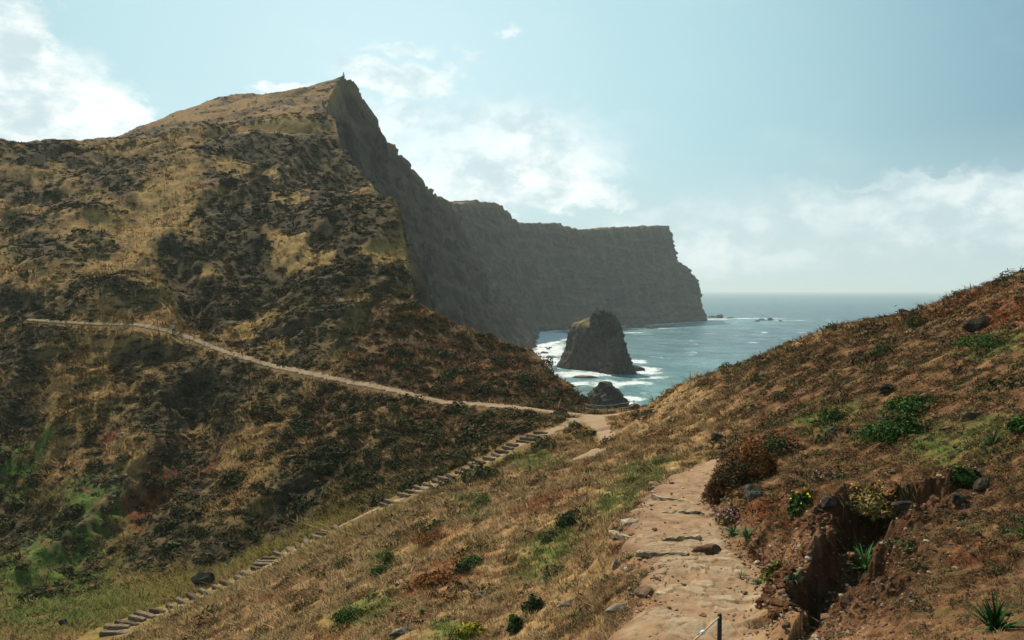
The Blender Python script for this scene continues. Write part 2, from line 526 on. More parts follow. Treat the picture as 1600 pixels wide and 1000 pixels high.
FP = [(1112, 1000, 1.08), (1108, 950, 1.05), (1108, 900, .98), (1072, 860, .98), (1062, 830, 1.05), (1055, 800, 1.0), (1072, 760, 0.95), (1100, 735, .72), (1117, 722, .5)]
fp = [np.r_[1.55, 3.0, 1.0], np.r_[2.1, 5.5, 1.0], np.r_[2.3, 7.5, 1.0]] + [np.r_[hit0(a, b)[:2], w] for a, b, w in FP]
fp.append(np.r_[fp[-1][:2] + (fp[-1][:2] - fp[-2][:2]) * 0.8, 0.45])
FPATH = np.array(fp)


def smooth_line(pl, n=200):
    """Catmull-Rom resampling of a polyline"""
    pl = np.asarray(pl, float)
    p = np.vstack([2 * pl[0] - pl[1], pl, 2 * pl[-1] - pl[-2]])
    out = []
    k = max(2, n // (len(pl) - 1))
    for i in range(1, len(p) - 2):
        for q in np.linspace(0, 1, k, endpoint=False):
            a, b, c, d = p[i - 1:i + 3]
            out.append(.5 * ((2 * b) + (c - a) * q + (2 * a - 5 * b + 4 * c - d) * q * q + (3 * b - a - 3 * c + d) * q ** 3))
    out.append(pl[-1])
    return np.array(out)


FPATH = smooth_line(FPATH, 90)
near = (Y > 2) & (Y < 45)
DP = np.full(T.shape, 1e3); WP = np.ones(T.shape)
rows = np.where(ll < math.log(46))[0].max()
a_, b_ = pdist(X[:rows], Y[:rows], FPATH)
DP[:rows] = a_; WP[:rows] = b_
# side of the footpath: positive to the right
cy = FPATH[:, 1]; cx = np.interp(Y, cy[np.argsort(cy)], FPATH[np.argsort(cy), 0])
SIDE = np.sign(X - cx)



def gn(seed, f, ax=1.0, ay=1.0, rot=0.0, spread=3):
    """noise on the ground whose grain is about f times the distance, built from fixed wavelengths"""
    c_, s_ = math.cos(rot), math.sin(rot)
    U = (X * c_ + Y * s_) / ax; V_ = (-X * s_ + Y * c_) / ay
    out = np.zeros_like(T); nrm = np.zeros_like(T)
    for k in range(-5, 8):
        lam = 2.0 ** k
        q = np.log2(lam / (f * Y))
        w = np.exp(-(np.maximum(q, 0) / .55) ** 2) * np.exp(-(np.minimum(q, 0) / (spread * .6)) ** 2) * (q > -spread * 1.4)
        w = w * np.where(q < 0, 2.0 ** (q * .6), 1)
        m = w > .02
        if m.any():
            out[m] += w[m] * n2(U[m] / lam + 5 * k, V_[m] / lam - 3 * k, seed * 31 + k + 50); nrm[m] += w[m] ** 2
    return out / np.sqrt(nrm + 1e-6) * 1.15


# ------------------------------------------------------------------ cover masks (what grows where), drawn on the bare surface
WX = PXC + 22 * gn(5, .05)
WY = PYC + 13 * gn(6, .05)


def region(poly, soft=14):
    p = np.array(poly, float)
    m = inside(WX, WY, p)
    d, _ = pdist(WX, WY, np.vstack([p, p[:1]]))
    return np.clip(0.5 + np.where(m, d, -d) / soft * 0.5, 0, 1).astype(np.float32)


def ell(cx, cy, rx, ry, ang=0):
    a = R(ang); dx, dy = WX - cx, WY - cy
    u = (dx * math.cos(a) + dy * math.sin(a)) / rx; v = (-dx * math.sin(a) + dy * math.cos(a)) / ry
    return np.clip(1.6 - np.sqrt(u * u + v * v) * 1.1, 0, 1).astype(np.float32)


def union(*ms):
    r = 0
    for m in ms: r = np.maximum(r, m)
    return r


hill = region([(-250, 150), (500, 100), (560, 236), (626, 335), (640, 470), (592, 462), (510, 580), (440, 572), (300, 526), (200, 508), (-250, 490)])
scrub = region([(330, 212), (505, 196), (560, 240), (626, 335), (640, 470), (592, 466), (520, 550), (490, 590), (400, 562), (310, 515), (280, 462), (238, 412), (262, 375), (310, 335), (330, 290), (300, 245)])
scrub = union(scrub, ell(180, 260, 90, 26, -6), ell(60, 240, 120, 10, -2), ell(190, 300, 60, 26, 20), ell(60, 300, 90, 20, 15), ell(60, 400, 70, 30, 10), ell(30, 480, 110, 24, 5), ell(150, 385, 40, 10, 5),
              ell(170, 460, 70, 20, 0), ell(40, 350, 60, 16, 5), ell(120, 330, 60, 12, 15), ell(60, 530, 60, 30, 5), ell(20, 560, 70, 30, 0), ell(20, 640, 60, 40, 0), ell(20, 780, 60, 110, -10), ell(190, 560, 30, 20, 0), ell(235, 545, 60, 18, 0),
              ell(270, 640, 80, 50, -10), ell(290, 700, 60, 40, -10), ell(330, 590, 80, 30, 5), ell(160, 690, 40, 20, -20), ell(170, 760, 60, 40, -30), ell(110, 830, 70, 40, -30), ell(250, 850, 60, 40, -25), ell(330, 850, 60, 34, -20),  # ravine ellipses: real scrub, its dark tone also standing in for shade
              ell(460, 770, 60, 40, -25), ell(500, 725, 30, 22, -10), ell(430, 815, 50, 28, -25), ell(300, 790, 80, 26, -38), ell(340, 640, 60, 30, -10), ell(420, 600, 40, 14, 20))
scrub = np.clip(scrub - .75 * union(ell(95, 650, 40, 120, 12), ell(390, 690, 70, 40, -30), ell(190, 720, 30, 24), ell(130, 560, 60, 30), ell(300, 640, 40, 16, -20)), 0, 1)
grassy = union(ell(475, 388, 62, 12, 28), ell(285, 355, 34, 22, 10), ell(455, 400, 25, 8, 20), ell(380, 500, 50, 14, -20), ell(450, 200, 60, 9, -6), ell(360, 262, 26, 14), ell(430, 545, 24, 10), ell(560, 470, 15, 8), ell(600, 400, 30, 16, -20),
               ell(250, 330, 26, 26), ell(460, 300, 40, 4, -15), ell(420, 270, 30, 4, -12), ell(500, 420, 24, 5, 25), ell(570, 290, 30, 5, 10), ell(350, 300, 26, 5, -20), ell(330, 420, 26, 5, -20), ell(480, 490, 22, 5, -10))
scrub = np.clip(scrub - grassy, 0, 1) * 1.0
spur = region([(592, 455), (640, 462), (840, 540), (925, 640), (900, 652), (640, 625), (500, 596), (560, 520)])
talus = region([(500, 600), (640, 622), (900, 655), (840, 690), (690, 750), (560, 790), (440, 720), (420, 640)], 30)
red = union(ell(245, 745, 50, 26, -35), ell(300, 725, 50, 12, -40), ell(165, 683, 26, 12, 0), ell(210, 770, 40, 20, -30), ell(1580, 490, 60, 40, -20), ell(1500, 460, 60, 10, -20), ell(690, 905, 60, 14, -30), ell(850, 790, 40, 8, -30),
            ell(435, 925, 30, 6, -25), ell(1250, 900, 70, 90, 20), ell(1290, 960, 90, 60, 20), ell(1180, 960, 30, 60), ell(1200, 820, 50, 30, -10), ell(1540, 870, 50, 20), ell(520, 985, 40, 16, -20), ell(1225, 700, 40, 16), ell(680, 845, 30, 8, -25)) 
green = union(ell(60, 890, 120, 60, -10), ell(90, 950, 110, 36, -10), ell(130, 800, 40, 60, 30), ell(30, 700, 40, 30), ell(860, 850, 60, 24, -30), ell(1290, 660, 50, 20, -10), ell(560, 960, 60, 16, -20), ell(1060, 765, 80, 16, -30), ell(980, 770, 60, 16, -25),
              ell(1500, 700, 90, 30, -5), ell(1550, 540, 60, 26, -10), ell(700, 985, 30, 20), ell(840, 720, 40, 12), ell(740, 800, 20, 16), ell(600, 870, 26, 10, -25), ell(1000, 740, 50, 12, -20))
floor_ = region([(90, 985), (230, 895), (420, 830), (560, 760), (830, 690), (860, 700), (560, 830), (360, 930), (200, 1010)], 24)
fore = region([(-300, 1400), (200, 985), (400, 895), (620, 790), (850, 690), (940, 690), (990, 640), (1130, 570), (1300, 512), (1480, 455), (1620, 410), (2100, 300), (2100, 1800), (-300, 1800)], 20)
rside = region([(1100, 720), (1170, 640), (1100, 590), (1300, 508), (1500, 448), (1700, 350), (2200, 300), (2200, 2000), (1215, 2000), (1215, 1000), (1180, 900), (1105, 850)], 20)

# ------------------------------------------------------------------ relief
nz = np.zeros_like(T)
for k, lam in enumerate([36, 18, 9, 4.5, 2.2, 1.1, 0.55, 0.27, 0.13]):
    wgt = np.clip(Y / (4.5 * lam) - 0.4, 0, 1) * np.clip((lam * 700 / Y) - 0.8, 0, 1)
    msk = wgt > 0.01
    if msk.any():
        nz[msk] += (wgt[msk] * 0.075 * lam * n2(X[msk] / lam + 3.1 * k, Y[msk] / lam, 20 + k))
rk = np.zeros_like(T)
rough = np.clip(scrub * 1.0 + 0.2 * hill + .1, 0, 1)
for k, lam in enumerate([30, 14, 7, 3.2, 1.6]):
    # ledges that dip to the lower left, as the beds on the hill do
    u = (X * 0.5 + Y * 0.35 - Z0 * 0.9) / lam; v = (X * 0.8 - Y * 0.3) / (lam * 1.9)
    msk = Y > 4 * lam
    r1 = 1 - np.abs(n2(u, v, 60 + k)) * 2
    rk += np.where(msk, (r1 - .38) * lam * 0.095, 0)
far_amt = sstep(Y, 45, 95)


def pl0(pts): return np.array([np.r_[hit0(a, b)[:2], w] for a, b, w in pts])


fm_ = Y > 50
ravd = np.zeros(T.shape)
for pts, dep in (([(262, 395, 3), (282, 430, 5), (300, 468, 5), (296, 500, 3)], 5.0), ([(300, 590, 3), (318, 650, 5), (290, 715, 6), (215, 790, 5), (150, 850, 5), (100, 900, 4)], 5.0),
                 ([(560, 690, 2), (510, 740, 3.5), (450, 790, 4), (395, 838, 4), (350, 870, 3)], 2.6), ([(60, 560, 3), (40, 640, 4), (30, 740, 5), (10, 840, 5)], 4.0), ([(200, 520, 2), (185, 570, 3), (200, 610, 2)], 3.0),
                 ([(430, 250, 3), (350, 310, 4), (270, 370, 3)], 2.5), ([(560, 330, 3), (470, 400, 4), (380, 470, 3)], 2.2), ([(590, 465, 1.5), (545, 530, 2.2), (505, 580, 1.5)], 2.0)):
    pl = smooth_line(pl0(pts), 30)
    d_, w_ = pdist(X[fm_], Y[fm_], pl)
    jag = 1 + .45 * fbm2(X[fm_] / 5, Y[fm_] / 5, 95, 3)
    ravd[fm_] += dep * (1 - sstep(d_, w_ * .15, w_ * jag)) * np.clip(w_ / 4, .3, 1)
    del d_, w_, jag
crest = smooth_line(pl0([(-150, 242, 1), (0, 236, 1), (100, 230, 1), (200, 223, 1), (350, 204, 1), (430, 196, 1), (505, 194, 1)]), 40)
cd_ = np.full(T.shape, 1e3); mm = (Y > 180) & (Y < 330)
cd_[mm] = pdist(X[mm], Y[mm], crest)[0]
cresth = 2.4 * np.exp(-(cd_ / 8.0) ** 2) - 2.2 * np.exp(-((cd_ - 22) / 12.0) ** 2) * (S > 0) * (Y > 235)
bench = np.zeros(T.shape)
mm = (Y > 40) & (Y < 135)
bd = np.full(X[mm].shape, 1e3)
for pts in ([(-120, 488, 1), (42, 500, 1), (80, 503, 1), (140, 506.5, 1), (200, 508, 1), (232, 511, 1), (262, 518, 1), (300, 530, 1), (360, 553, 1), (430, 573, 1), (500, 588, 1), (560, 600, 1), (640, 617, 1), (740, 632, 1), (850, 643, 1), (905, 650, 1)],
            [(880, 646, 1), (920, 650, 1), (950, 650, 1), (992, 642, 1)], [(935, 652, 1), (944, 678, 1), (952, 690, 1)],
            [(172, 992, 1), (210, 973, 1), (300, 938, 1), (400, 892, 1), (500, 842, 1), (595, 795, 1), (700, 748, 1), (770, 716, 1), (850, 676, 1)]):
    bd = np.minimum(bd, pdist(X[mm], Y[mm], smooth_line(pl0(pts), 60)[::4])[0])
bench[mm] = 1 - sstep(bd, 1.2, 5.0)
ravd *= .62
nz *= np.where(Y < 90, .25 + .75 * sstep(DR, 3, 14), 1)
Z = Z0 - .35 * (1 - sstep(DR, 2, 12)) * (Y < 75) + cresth + (1 - bench) * (-ravd) + (1 - .85 * bench) * nz * (1 + .15 * hill) * (1 - 0.8 * floor_ * (Y > 40)) * np.where(Y > 40, 1, 0.8) + (1 - bench) * rk * rough * far_amt * np.where(spur + talus > 0.4, 0.25, 0.8)
# cut bank right of the footpath, flat tread on the footpath
edge = np.clip(DP - WP, -2, 50)
bank_h = 0.42 * sstep(Y, 9, 11) * (1 - sstep(Y, 26, 32)) * (0.8 + 0.5 * fbm2(X * 0.9, Y * 0.9, 33, 3))
bank = np.where(SIDE > 0, bank_h * sstep(edge + 0.12 * fbm2(X * 2, Y * 2, 34, 3), 0.0, 0.45) * (1 - 0.6 * sstep(edge, 0.8, 3.5)), -0.25 * sstep(edge, 0.1, 1.2) * (Y < 36) * (1 - sstep(edge, 2, 6)))
onp = (1 - sstep(edge, -0.15, 0.35)) * (Y < 45)
Z = Z * (1 - onp) + (Z0 + 0.25 * nz) * onp + bank
# erosion gully in the bank
GUL = np.array([np.r_[hit0(a, b)[:2], w] for a, b, w in [(1436, 818, .22), (1398, 834, .36), (1345, 852, .42), (1318, 890, .33), (1300, 930, .36), (1275, 972, .30), (1262, 985, .12)]])
gd, gw = pdist(X[:rows], Y[:rows], smooth_line(GUL, 40))
gul_n = np.clip(1 + 0.75 * fbm2(X[:rows] * 1.9, Y[:rows] * 1.9, 77, 4), .35, 1.7)
gs = np.zeros(gd.shape); gb = np.full(gd.shape, 1e9)
for a, b in zip(GUL[:-1], GUL[1:]):
    dx, dy = b[0] - a[0], b[1] - a[1]
    q = np.clip(((X[:rows] - a[0]) * dx + (Y[:rows] - a[1]) * dy) / (dx * dx + dy * dy), 0, 1)
    d_ = np.hypot(X[:rows] - a[0] - q * dx, Y[:rows] - a[1] - q * dy)
    gs = np.where(d_ < gb, dx * (Y[:rows] - a[1]) - dy * (X[:rows] - a[0]), gs); gb = np.minimum(gb, d_)
sf = sstep(gs, -.05, .25)          # 0 on the steep uphill wall, 1 on the gentle near side
w0 = gw * gul_n
cut = (1 - sstep(gd, w0 * (.6 - .3 * sf), w0 * (1.35 + 1.0 * sf)))
gside = gs > 0
Z[:rows] -= np.clip(.62 + .42 * n2(X[:rows] * 1.1, Y[:rows] * 1.1, 83), .3, .95) * cut * np.clip(gw / 0.34, 0, 1.1) * (1 - .55 * np.exp(-((Y[:rows] - np.interp(.5, [0, 1], [GUL[2, 1], GUL[3, 1]])) / .22) ** 2))
lip = np.exp(-((gd - gw * 1.7) / 0.32) ** 2) * np.where(gside, 0, 0.30)
Z[:rows] += lip * (1 - cut)
# knobbly earth along the cut
kn = np.exp(-(gd / 1.1) ** 2) * (1 - onp[:rows])
Z[:rows] += kn * (0.09 * fbm2(X[:rows] * 3.3, Y[:rows] * 3.3, 78, 4) + .05 * (1 - 2 * np.abs(n2(X[:rows] * 7, Y[:rows] * 7, 79))) + .035 * n2(X[:rows] * 17, Y[:rows] * 17, 80) + .02 * n2(X[:rows] * 35, Y[:rows] * 35, 81))
Z = shelf(Z)
S1 = Z / Y


def hit(px, py): 
    p = hit0(px, py, S1)
    return Vector((p[0], p[1], p[2] + EYE))


def ground(x, y):
    """height of the finished terrain over sea level at plan points"""
    x = np.asarray(x, float); y = np.asarray(y, float)
    return bil(Z, tt, ll, np.ravel(x / y), np.ravel(np.log(y))).reshape(x.shape) + EYE


cm = np.maximum.accumulate(S1, axis=0)
VIS = (S1 >= cm - 0.012)
PY1 = row_of(S1)

# ------------------------------------------------------------------ ground colours (dry albedo)
C = np.zeros(T.shape + (3,), np.float32)


def lay(col, m):
    global C
    m = np.clip(m, 0, 1)[..., None].astype(np.float32)
    C = C * (1 - m) + np.array(col, np.float32) * m


m1 = gn(1, .05) * .6
m2_ = gn(2, .022) * .6
m3 = gn(3, .03, 2.6, .9, .75) * .6
lay((.215, .128, .050), np.ones(T.shape))                       # dry grass
lay((.125, .092, .030), sstep(m1, -.1, .5))                     # olive grass
lay((.26, .165, .070), sstep(m2_, .1, .55) * .7)                # straw
lay((.125, .064, .030), sstep(m3, .05, .5) * .75)               # bare soil
lay((.150, .122, .030), floor_ * .8)
lay((.235, .150, .055), floor_ * sstep(m1, 0, .5) * .7)
lay((.105, .060, .034), spur * sstep(m2_, -.7, .0) * .85)
lay((.22, .105, .04), spur * sstep(m1, .05, .4) * .7)
lay((.085, .056, .032), talus * sstep(m2_, -.4, .1) * .8)
lay((.17, .10, .045), talus * sstep(m1, .0, .4) * .7)
lay((.115, .058, .029), rside * sstep(m2_, -.7, -.1) * .9)
lay((.105, .080, .028), rside * sstep(m1, .05, .4) * .6)
lay((.20, .122, .058), rside * sstep(m1 + m2_, .2, .8) * .6)
lay((.255, .162, .080), fore * (1 - rside) * sstep(m2_ + .4 * m1, -.4, .2) * .75)
lay((.135, .068, .034), fore * (1 - rside) * sstep(m3, .0, .4) * .8)
lay((.058, .045, .025), scrub * sstep(m2_, -1.0, -.1))
lay((.115, .074, .038), scrub * sstep(m1, .12, .5) * .75)
lay((.16, .050, .022), red * sstep(m2_, -.45, .1) * .85)
lay((.070, .115, .022), green * sstep(m2_, -.5, .2) * .85)
lay((.27, .165, .06), hill * (1 - scrub) * (Y < 240) * sstep(m1, -.35, .1) * .8)
lay((.26, .165, .06), grassy * .7)
lay((.21, .125, .052), hill * (1 - scrub) * sstep(Y, 240, 300) * .8)
bands = union(ell(380, 190, 130, 10, -8), ell(250, 205, 60, 6, -6), ell(350, 156, 60, 5, -6), ell(470, 150, 40, 5, -14), ell(200, 214, 120, 4, -6), ell(505, 178, 20, 26, 10))
lay((.080, .060, .038), bands * (Y > 225) * sstep(m2_, -.6, .1))
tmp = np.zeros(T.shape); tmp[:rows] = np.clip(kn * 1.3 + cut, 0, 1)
lay((.085, .040, .020), tmp * .9)  # bare red-brown earth, its colour darkened further for the shade in the hollow
lay((.19, .105, .052), (1 - sstep(edge + .25 * m2_, .0, .6)) * (Y < 45) * .9)
lay((.085, .07, .055), sstep(sea_d, .6, 2.0) * (Y > 100))
C *= (1.14 + .12 * fore * (1 - rside))[..., None]
C *= (1 + 0.2 * gn(8, .006, spread=1))[..., None]
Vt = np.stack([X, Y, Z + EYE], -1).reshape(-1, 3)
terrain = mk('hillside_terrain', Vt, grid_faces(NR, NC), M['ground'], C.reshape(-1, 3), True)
tag(terrain, 'grassy hillsides and rocky hill around the small valley', 'terrain', kind='structure')

# ------------------------------------------------------------------ sea cliffs and headland, swept along the coast
ST = [  # rim x, y, z(eye=0) ; foot x, y ; profile mix
    (-17, 129, -2, 10, 134, 0), (-25, 172, 14, 8, 176, 0), (-33, 197, 22, 4, 203, 0), (-50, 238, 39, -6, 248, 0), (-67, 290, 56, -16, 306, 0), (-84.5, 350, 76, -24, 371, 0), (-92, 400, 98, -27, 420, 0),
    (-95, 448, 118, -28, 465, 0), (-91, 462, 118, -26, 480, 0), (-87, 482, 108, -24, 500, 0), (-85, 520, 101, -18, 540, 0), (-77, 580, 92, -10, 600, 0), (-72, 640, 84, -2, 655, 0), (-64, 710, 80, 8, 725, 0), (-59, 750, 80, 13, 770, 0), (-60, 790, 78, 18, 800, 0), (-68, 890, 95, 25, 875, 0),
    (-56, 1040, 113, 36, 1050, 0), (-28, 1150, 125, 40, 1175, 0), (-18, 1170, 122, 44, 1200, 0), (9.8, 1225, 101, 78, 1240, .1), (74, 1330, 109, 140, 1320, .2), (117, 1390, 103, 182, 1375, .3), (189, 1480, 114, 258, 1450, .4), (250, 1545, 121, 320, 1530, .7), (303, 1600, 127, 380, 1590, 1),
    (316, 1625, 127, 397, 1640, 1), (310, 1670, 126, 398, 1690, 1), (280, 1720, 120, 370, 1760, 1)]
ST = np.array(ST, float)
key = np.r_[0, np.cumsum(np.hypot(np.diff(ST[:, 3]), np.diff(ST[:, 4])) + np.hypot(np.diff(ST[:, 0]), np.diff(ST[:, 1])))]
us = np.interp(np.linspace(0, 1, 900), np.linspace(0, 1, len(key)), key)
ST2 = np.stack([np.interp(us, key, ST[:, i]) for i in range(6)], 1)
hh = np.linspace(0, 1, 170)
prof0 = np.interp(hh, [0, .06, .25, .5, .8, 1], [0, .10, .33, .55, .84, 1])
prof1 = np.interp(hh, [0, .17, .2, .42, .58, .63, 1], [0, .14, .18, .24, .5, .76, 1])
pr = prof0[None] * (1 - ST2[:, 5:6]) + prof1[None] * ST2[:, 5:6]
bx_, by_ = ST2[:, 3:4], ST2[:, 4:5]
rx_, ry_, rz_ = ST2[:, 0:1], ST2[:, 1:2], ST2[:, 2:3]
rz_ = rz_ + (2.2 * n2(us / 22, us * 0, 301) + 2.4 * n2(us / 6, us * 0, 302) + 1.6 * np.abs(n2(us / 2.5, us * 0, 303)))[:, None] * np.interp(by_, [300, 500, 900], [0.5, 1, 1.3])
CX = bx_ + (rx_ - bx_) * pr; CY = by_ + (ry_ - by_) * pr; CZ = -EYE - 2 + (rz_ + EYE + 2) * hh[None]
# inland top
nt = 40
q = np.linspace(0, 1, nt + 1)[1:] ** 1.4
din = np.stack([rx_ - bx_, ry_ - by_], -1); din /= np.linalg.norm(din, axis=-1, keepdims=True)
TXX = rx_ + din[..., 0] * q[None] * 170; TYY = ry_ + din[..., 1] * q[None] * 170
TZZ = rz_ - 0.28 * q[None] * 170 * np.interp(by_, [300, 500, 900, 1200], [1.2, 1.5, .5, .25])
CX = np.c_[CX, TXX]; CY = np.c_[CY, TYY]; CZ = np.c_[CZ, TZZ]
# buttresses, gullies and lava beds, pushed along the face's outward direction
al = us[:, None] + 0 * CX
scl = np.interp(CY, [130, 450, 900, 1600], [.7, 1.0, 1.2, 1.5])
aw = al + 16 * fbm2(al / 50, CZ / 40, 309, 3)
bt = 1.0 - 2 * np.abs(n2(aw / 55, CZ / 150, 310)) + 0.45 * (1 - 2 * np.abs(n2(aw / 21, CZ / 55, 311))) + 0.6 * n2(aw / 9, CZ / 14, 312)
cz_ = CZ + 5 * n2(al / 120, CZ / 60, 313)
bed = np.sign(n2(cz_ / 8, al / 220, 314)) * np.abs(n2(cz_ / 8, al / 220, 314)) ** .5 * 1.1 + 0.8 * n2(cz_ / 3.2, al / 90, 318)
fine = fbm3(CX / 7, CY / 7, CZ / 5, 315, 4)
disp = (2.6 * bt + 1.5 * bed + 2.3 * fine) * scl
amt = np.concatenate([np.interp(hh, [0, .05, .9, 1], [.6, 1, 1, .6]), np.linspace(.35, 0.0, nt)])[None]
CX2 = CX - din[..., 0] * disp * amt; CY2 = CY - din[..., 1] * disp * amt
CZ2 = CZ + np.concatenate([np.zeros(len(hh)), np.ones(nt)])[None] * 2.0 * fbm2(CX / 20, CY / 20, 316, 4)
CZ2 = CZ2 + amt * 0.8 * fine
cc = np.zeros(CX.shape + (3,), np.float32)
k1 = sstep(fbm2(al / 26, CZ / 90, 320, 5), -.3, .4)[..., None]
k2 = sstep(n2(cz_ / 8, al / 220, 314), .0, .5)[..., None]
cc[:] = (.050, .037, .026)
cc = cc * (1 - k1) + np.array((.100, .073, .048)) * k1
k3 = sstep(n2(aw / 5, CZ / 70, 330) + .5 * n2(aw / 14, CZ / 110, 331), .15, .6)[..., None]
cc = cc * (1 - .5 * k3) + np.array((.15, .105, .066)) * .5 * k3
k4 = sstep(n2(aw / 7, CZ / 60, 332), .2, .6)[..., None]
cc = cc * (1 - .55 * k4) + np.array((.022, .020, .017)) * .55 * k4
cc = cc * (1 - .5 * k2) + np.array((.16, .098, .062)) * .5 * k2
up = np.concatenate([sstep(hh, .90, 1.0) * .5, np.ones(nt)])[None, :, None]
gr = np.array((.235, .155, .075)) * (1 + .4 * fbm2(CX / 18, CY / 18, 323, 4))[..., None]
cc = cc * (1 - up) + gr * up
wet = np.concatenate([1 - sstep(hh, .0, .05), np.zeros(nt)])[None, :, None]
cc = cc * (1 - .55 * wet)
nh = CX.shape[1]
split = int(np.argmin(np.abs(ST2[:, 4] - 880)))
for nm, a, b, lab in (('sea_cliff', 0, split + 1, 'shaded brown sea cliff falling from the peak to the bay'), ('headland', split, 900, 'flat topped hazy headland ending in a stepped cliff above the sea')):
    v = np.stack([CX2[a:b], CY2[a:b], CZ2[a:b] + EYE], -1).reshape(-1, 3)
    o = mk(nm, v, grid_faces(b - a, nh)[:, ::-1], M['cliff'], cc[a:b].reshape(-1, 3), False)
    tag(o, lab, 'cliff', kind='structure')

# ------------------------------------------------------------------ sea
COAST = np.c_[ST[:, 3], ST[:, 4]]
COAST = np.vstack([[(60, 60), (45, 90), (32, 110), (18, 125)], COAST])
st_ = np.linspace(-0.95, 0.95, 620); sl_ = np.concatenate([np.linspace(math.log(60), math.log(2200), 620, endpoint=False), np.linspace(math.log(2200), math.log(30000), 120)])
A, B = np.meshgrid(st_, sl_)
SYY = np.exp(B); SXX = A * SYY


def sea_at(px, py):
    t_, s_ = ray(px, py)
    y = -EYE / s_
    return float(t_ * y), float(y)


dc, _ = pdist(SXX, SYY, COAST)
foam = np.clip(1.05 - dc / np.interp(SYY, [400, 700, 900, 1250, 1700], [30, 40, 52, 26, 18]), 0, 1) * 1.0
shal = np.clip(1.2 - dc / 200, 0, 1) * .7
def puff(px, py, rx, ry, a=1.0):
    global foam
    x, y = sea_at(px, py)
    r = np.sqrt(((SXX - x) / rx) ** 2 + ((SYY - y) / ry) ** 2)
    foam = np.maximum(foam, a * np.clip(1.35 - r, 0, 1))
for args in [(850, 548, 26, 75, 1.0), (870, 525, 24, 110, 1.0), (845, 530, 22, 90, 1.0), (862, 565, 18, 40, .9), (905, 585, 34, 26, .75), (960, 598, 30, 20, .6), (1003, 578, 18, 34, .9), (990, 565, 14, 30, .7), (1030, 590, 14, 16, .5),
             (975, 632, 9, 14, 1.0), (925, 632, 6, 14, .95), (990, 622, 8, 14, .7), (1010, 513, 40, 30, .8), (1060, 508, 40, 16, .7), (985, 520, 30, 14, .7), (1170, 498, 90, 20, .95), (1230, 501, 60, 10, .8), (1120, 499, 30, 12, .9), (930, 575, 40, 26, .5), (890, 600, 22, 14, .6), (935, 603, 30, 14, .5)]:
    puff(*args)
shal = np.maximum(shal, np.clip(1.15 - np.hypot(SXX - 80, (SYY - 480) / 1.6) / 260, 0, 1))
sw = np.where(SYY < 2600, 0.55 * n2((SXX + .4 * SYY) / 26, (SYY - .3 * SXX) / 48, 400) + 0.28 * n2((SXX) / 9, SYY / 15, 401) + .9 * np.clip(foam, 0, 1) * fbm2(SXX / 7, SYY / 9, 402, 3), 0)
o = mk('sea', np.stack([SXX, SYY, sw], -1).reshape(-1, 3), grid_faces(len(sl_), len(st_)), M['sea'], np.stack([foam, shal, foam * 0], -1).reshape(-1, 3), True)
tag(o, 'teal windblown sea with white surf along the rocks', 'sea', kind='structure')


# ------------------------------------------------------------------ rocks
def ico(sub):
    me = bpy.data.meshes.new('tmp')
    import bmesh
    bm = bmesh.new(); bmesh.ops.create_icosphere(bm, subdivisions=sub, radius=1.0); bm.to_mesh(me); bm.free()
    v = np.empty(len(me.vertices) * 3, np.float32); me.vertices.foreach_get('co', v)
    f = np.empty(len(me.polygons) * 3, np.int32); me.loops.foreach_get('vertex_index', f)
    bpy.data.meshes.remove(me)
    return v.reshape(-1, 3).astype(float), f.reshape(-1, 3)


ICO = {k: ico(k) for k in (1, 2, 3, 4, 5)}


def rock_mesh(seed, size, sub=3, cuts=15, noise=0.16):
    """an angular stone: a sphere cut by random planes and roughened"""
    r = np.random.RandomState(seed)
    v, f = ICO[sub]
    v = v.copy()
    for i in range(cuts):
        n = r.normal(size=3); n /= np.linalg.norm(n)
        d = r.uniform(.45, .8)
        h = v @ n - d
        v -= np.where(h > 0, h, 0)[:, None] * n * 0.93
    v += (noise * fbm3(v[:, 0] * 1.7 + seed, v[:, 1] * 1.7, v[:, 2] * 1.7, seed, 4))[:, None] * v
    return v * np.array(size), f


def rock_col(v, seed, a, b):
    k = sstep(fbm3(v[:, 0] * 3, v[:, 1] * 3, v[:, 2] * 3, seed + 5, 3), -.3, .4)[:, None]
    return (np.array(a) * (1 - k) + np.array(b) * k) * np.array((1.06, .95, .80))


def rock(name, px, py, size, seed, label, cat='rock', a=(.07, .066, .06), b=(.15, .135, .115), rot=0., sink=.28, group=None, sub=3, at=None, mat='rock', **kw):
    v, f = rock_mesh(seed, size, sub, **kw)
    p = at if at is not None else hit(px, py)
    v[:, 2] += size[2] * (1 - 2 * sink) * 0.6
    o = mk(name, v, f, M[mat], rock_col(v / max(size), seed, a, b), False)
    o.location = p; o.rotation_euler = (0, 0, rot)
    return tag(o, label, cat, group)


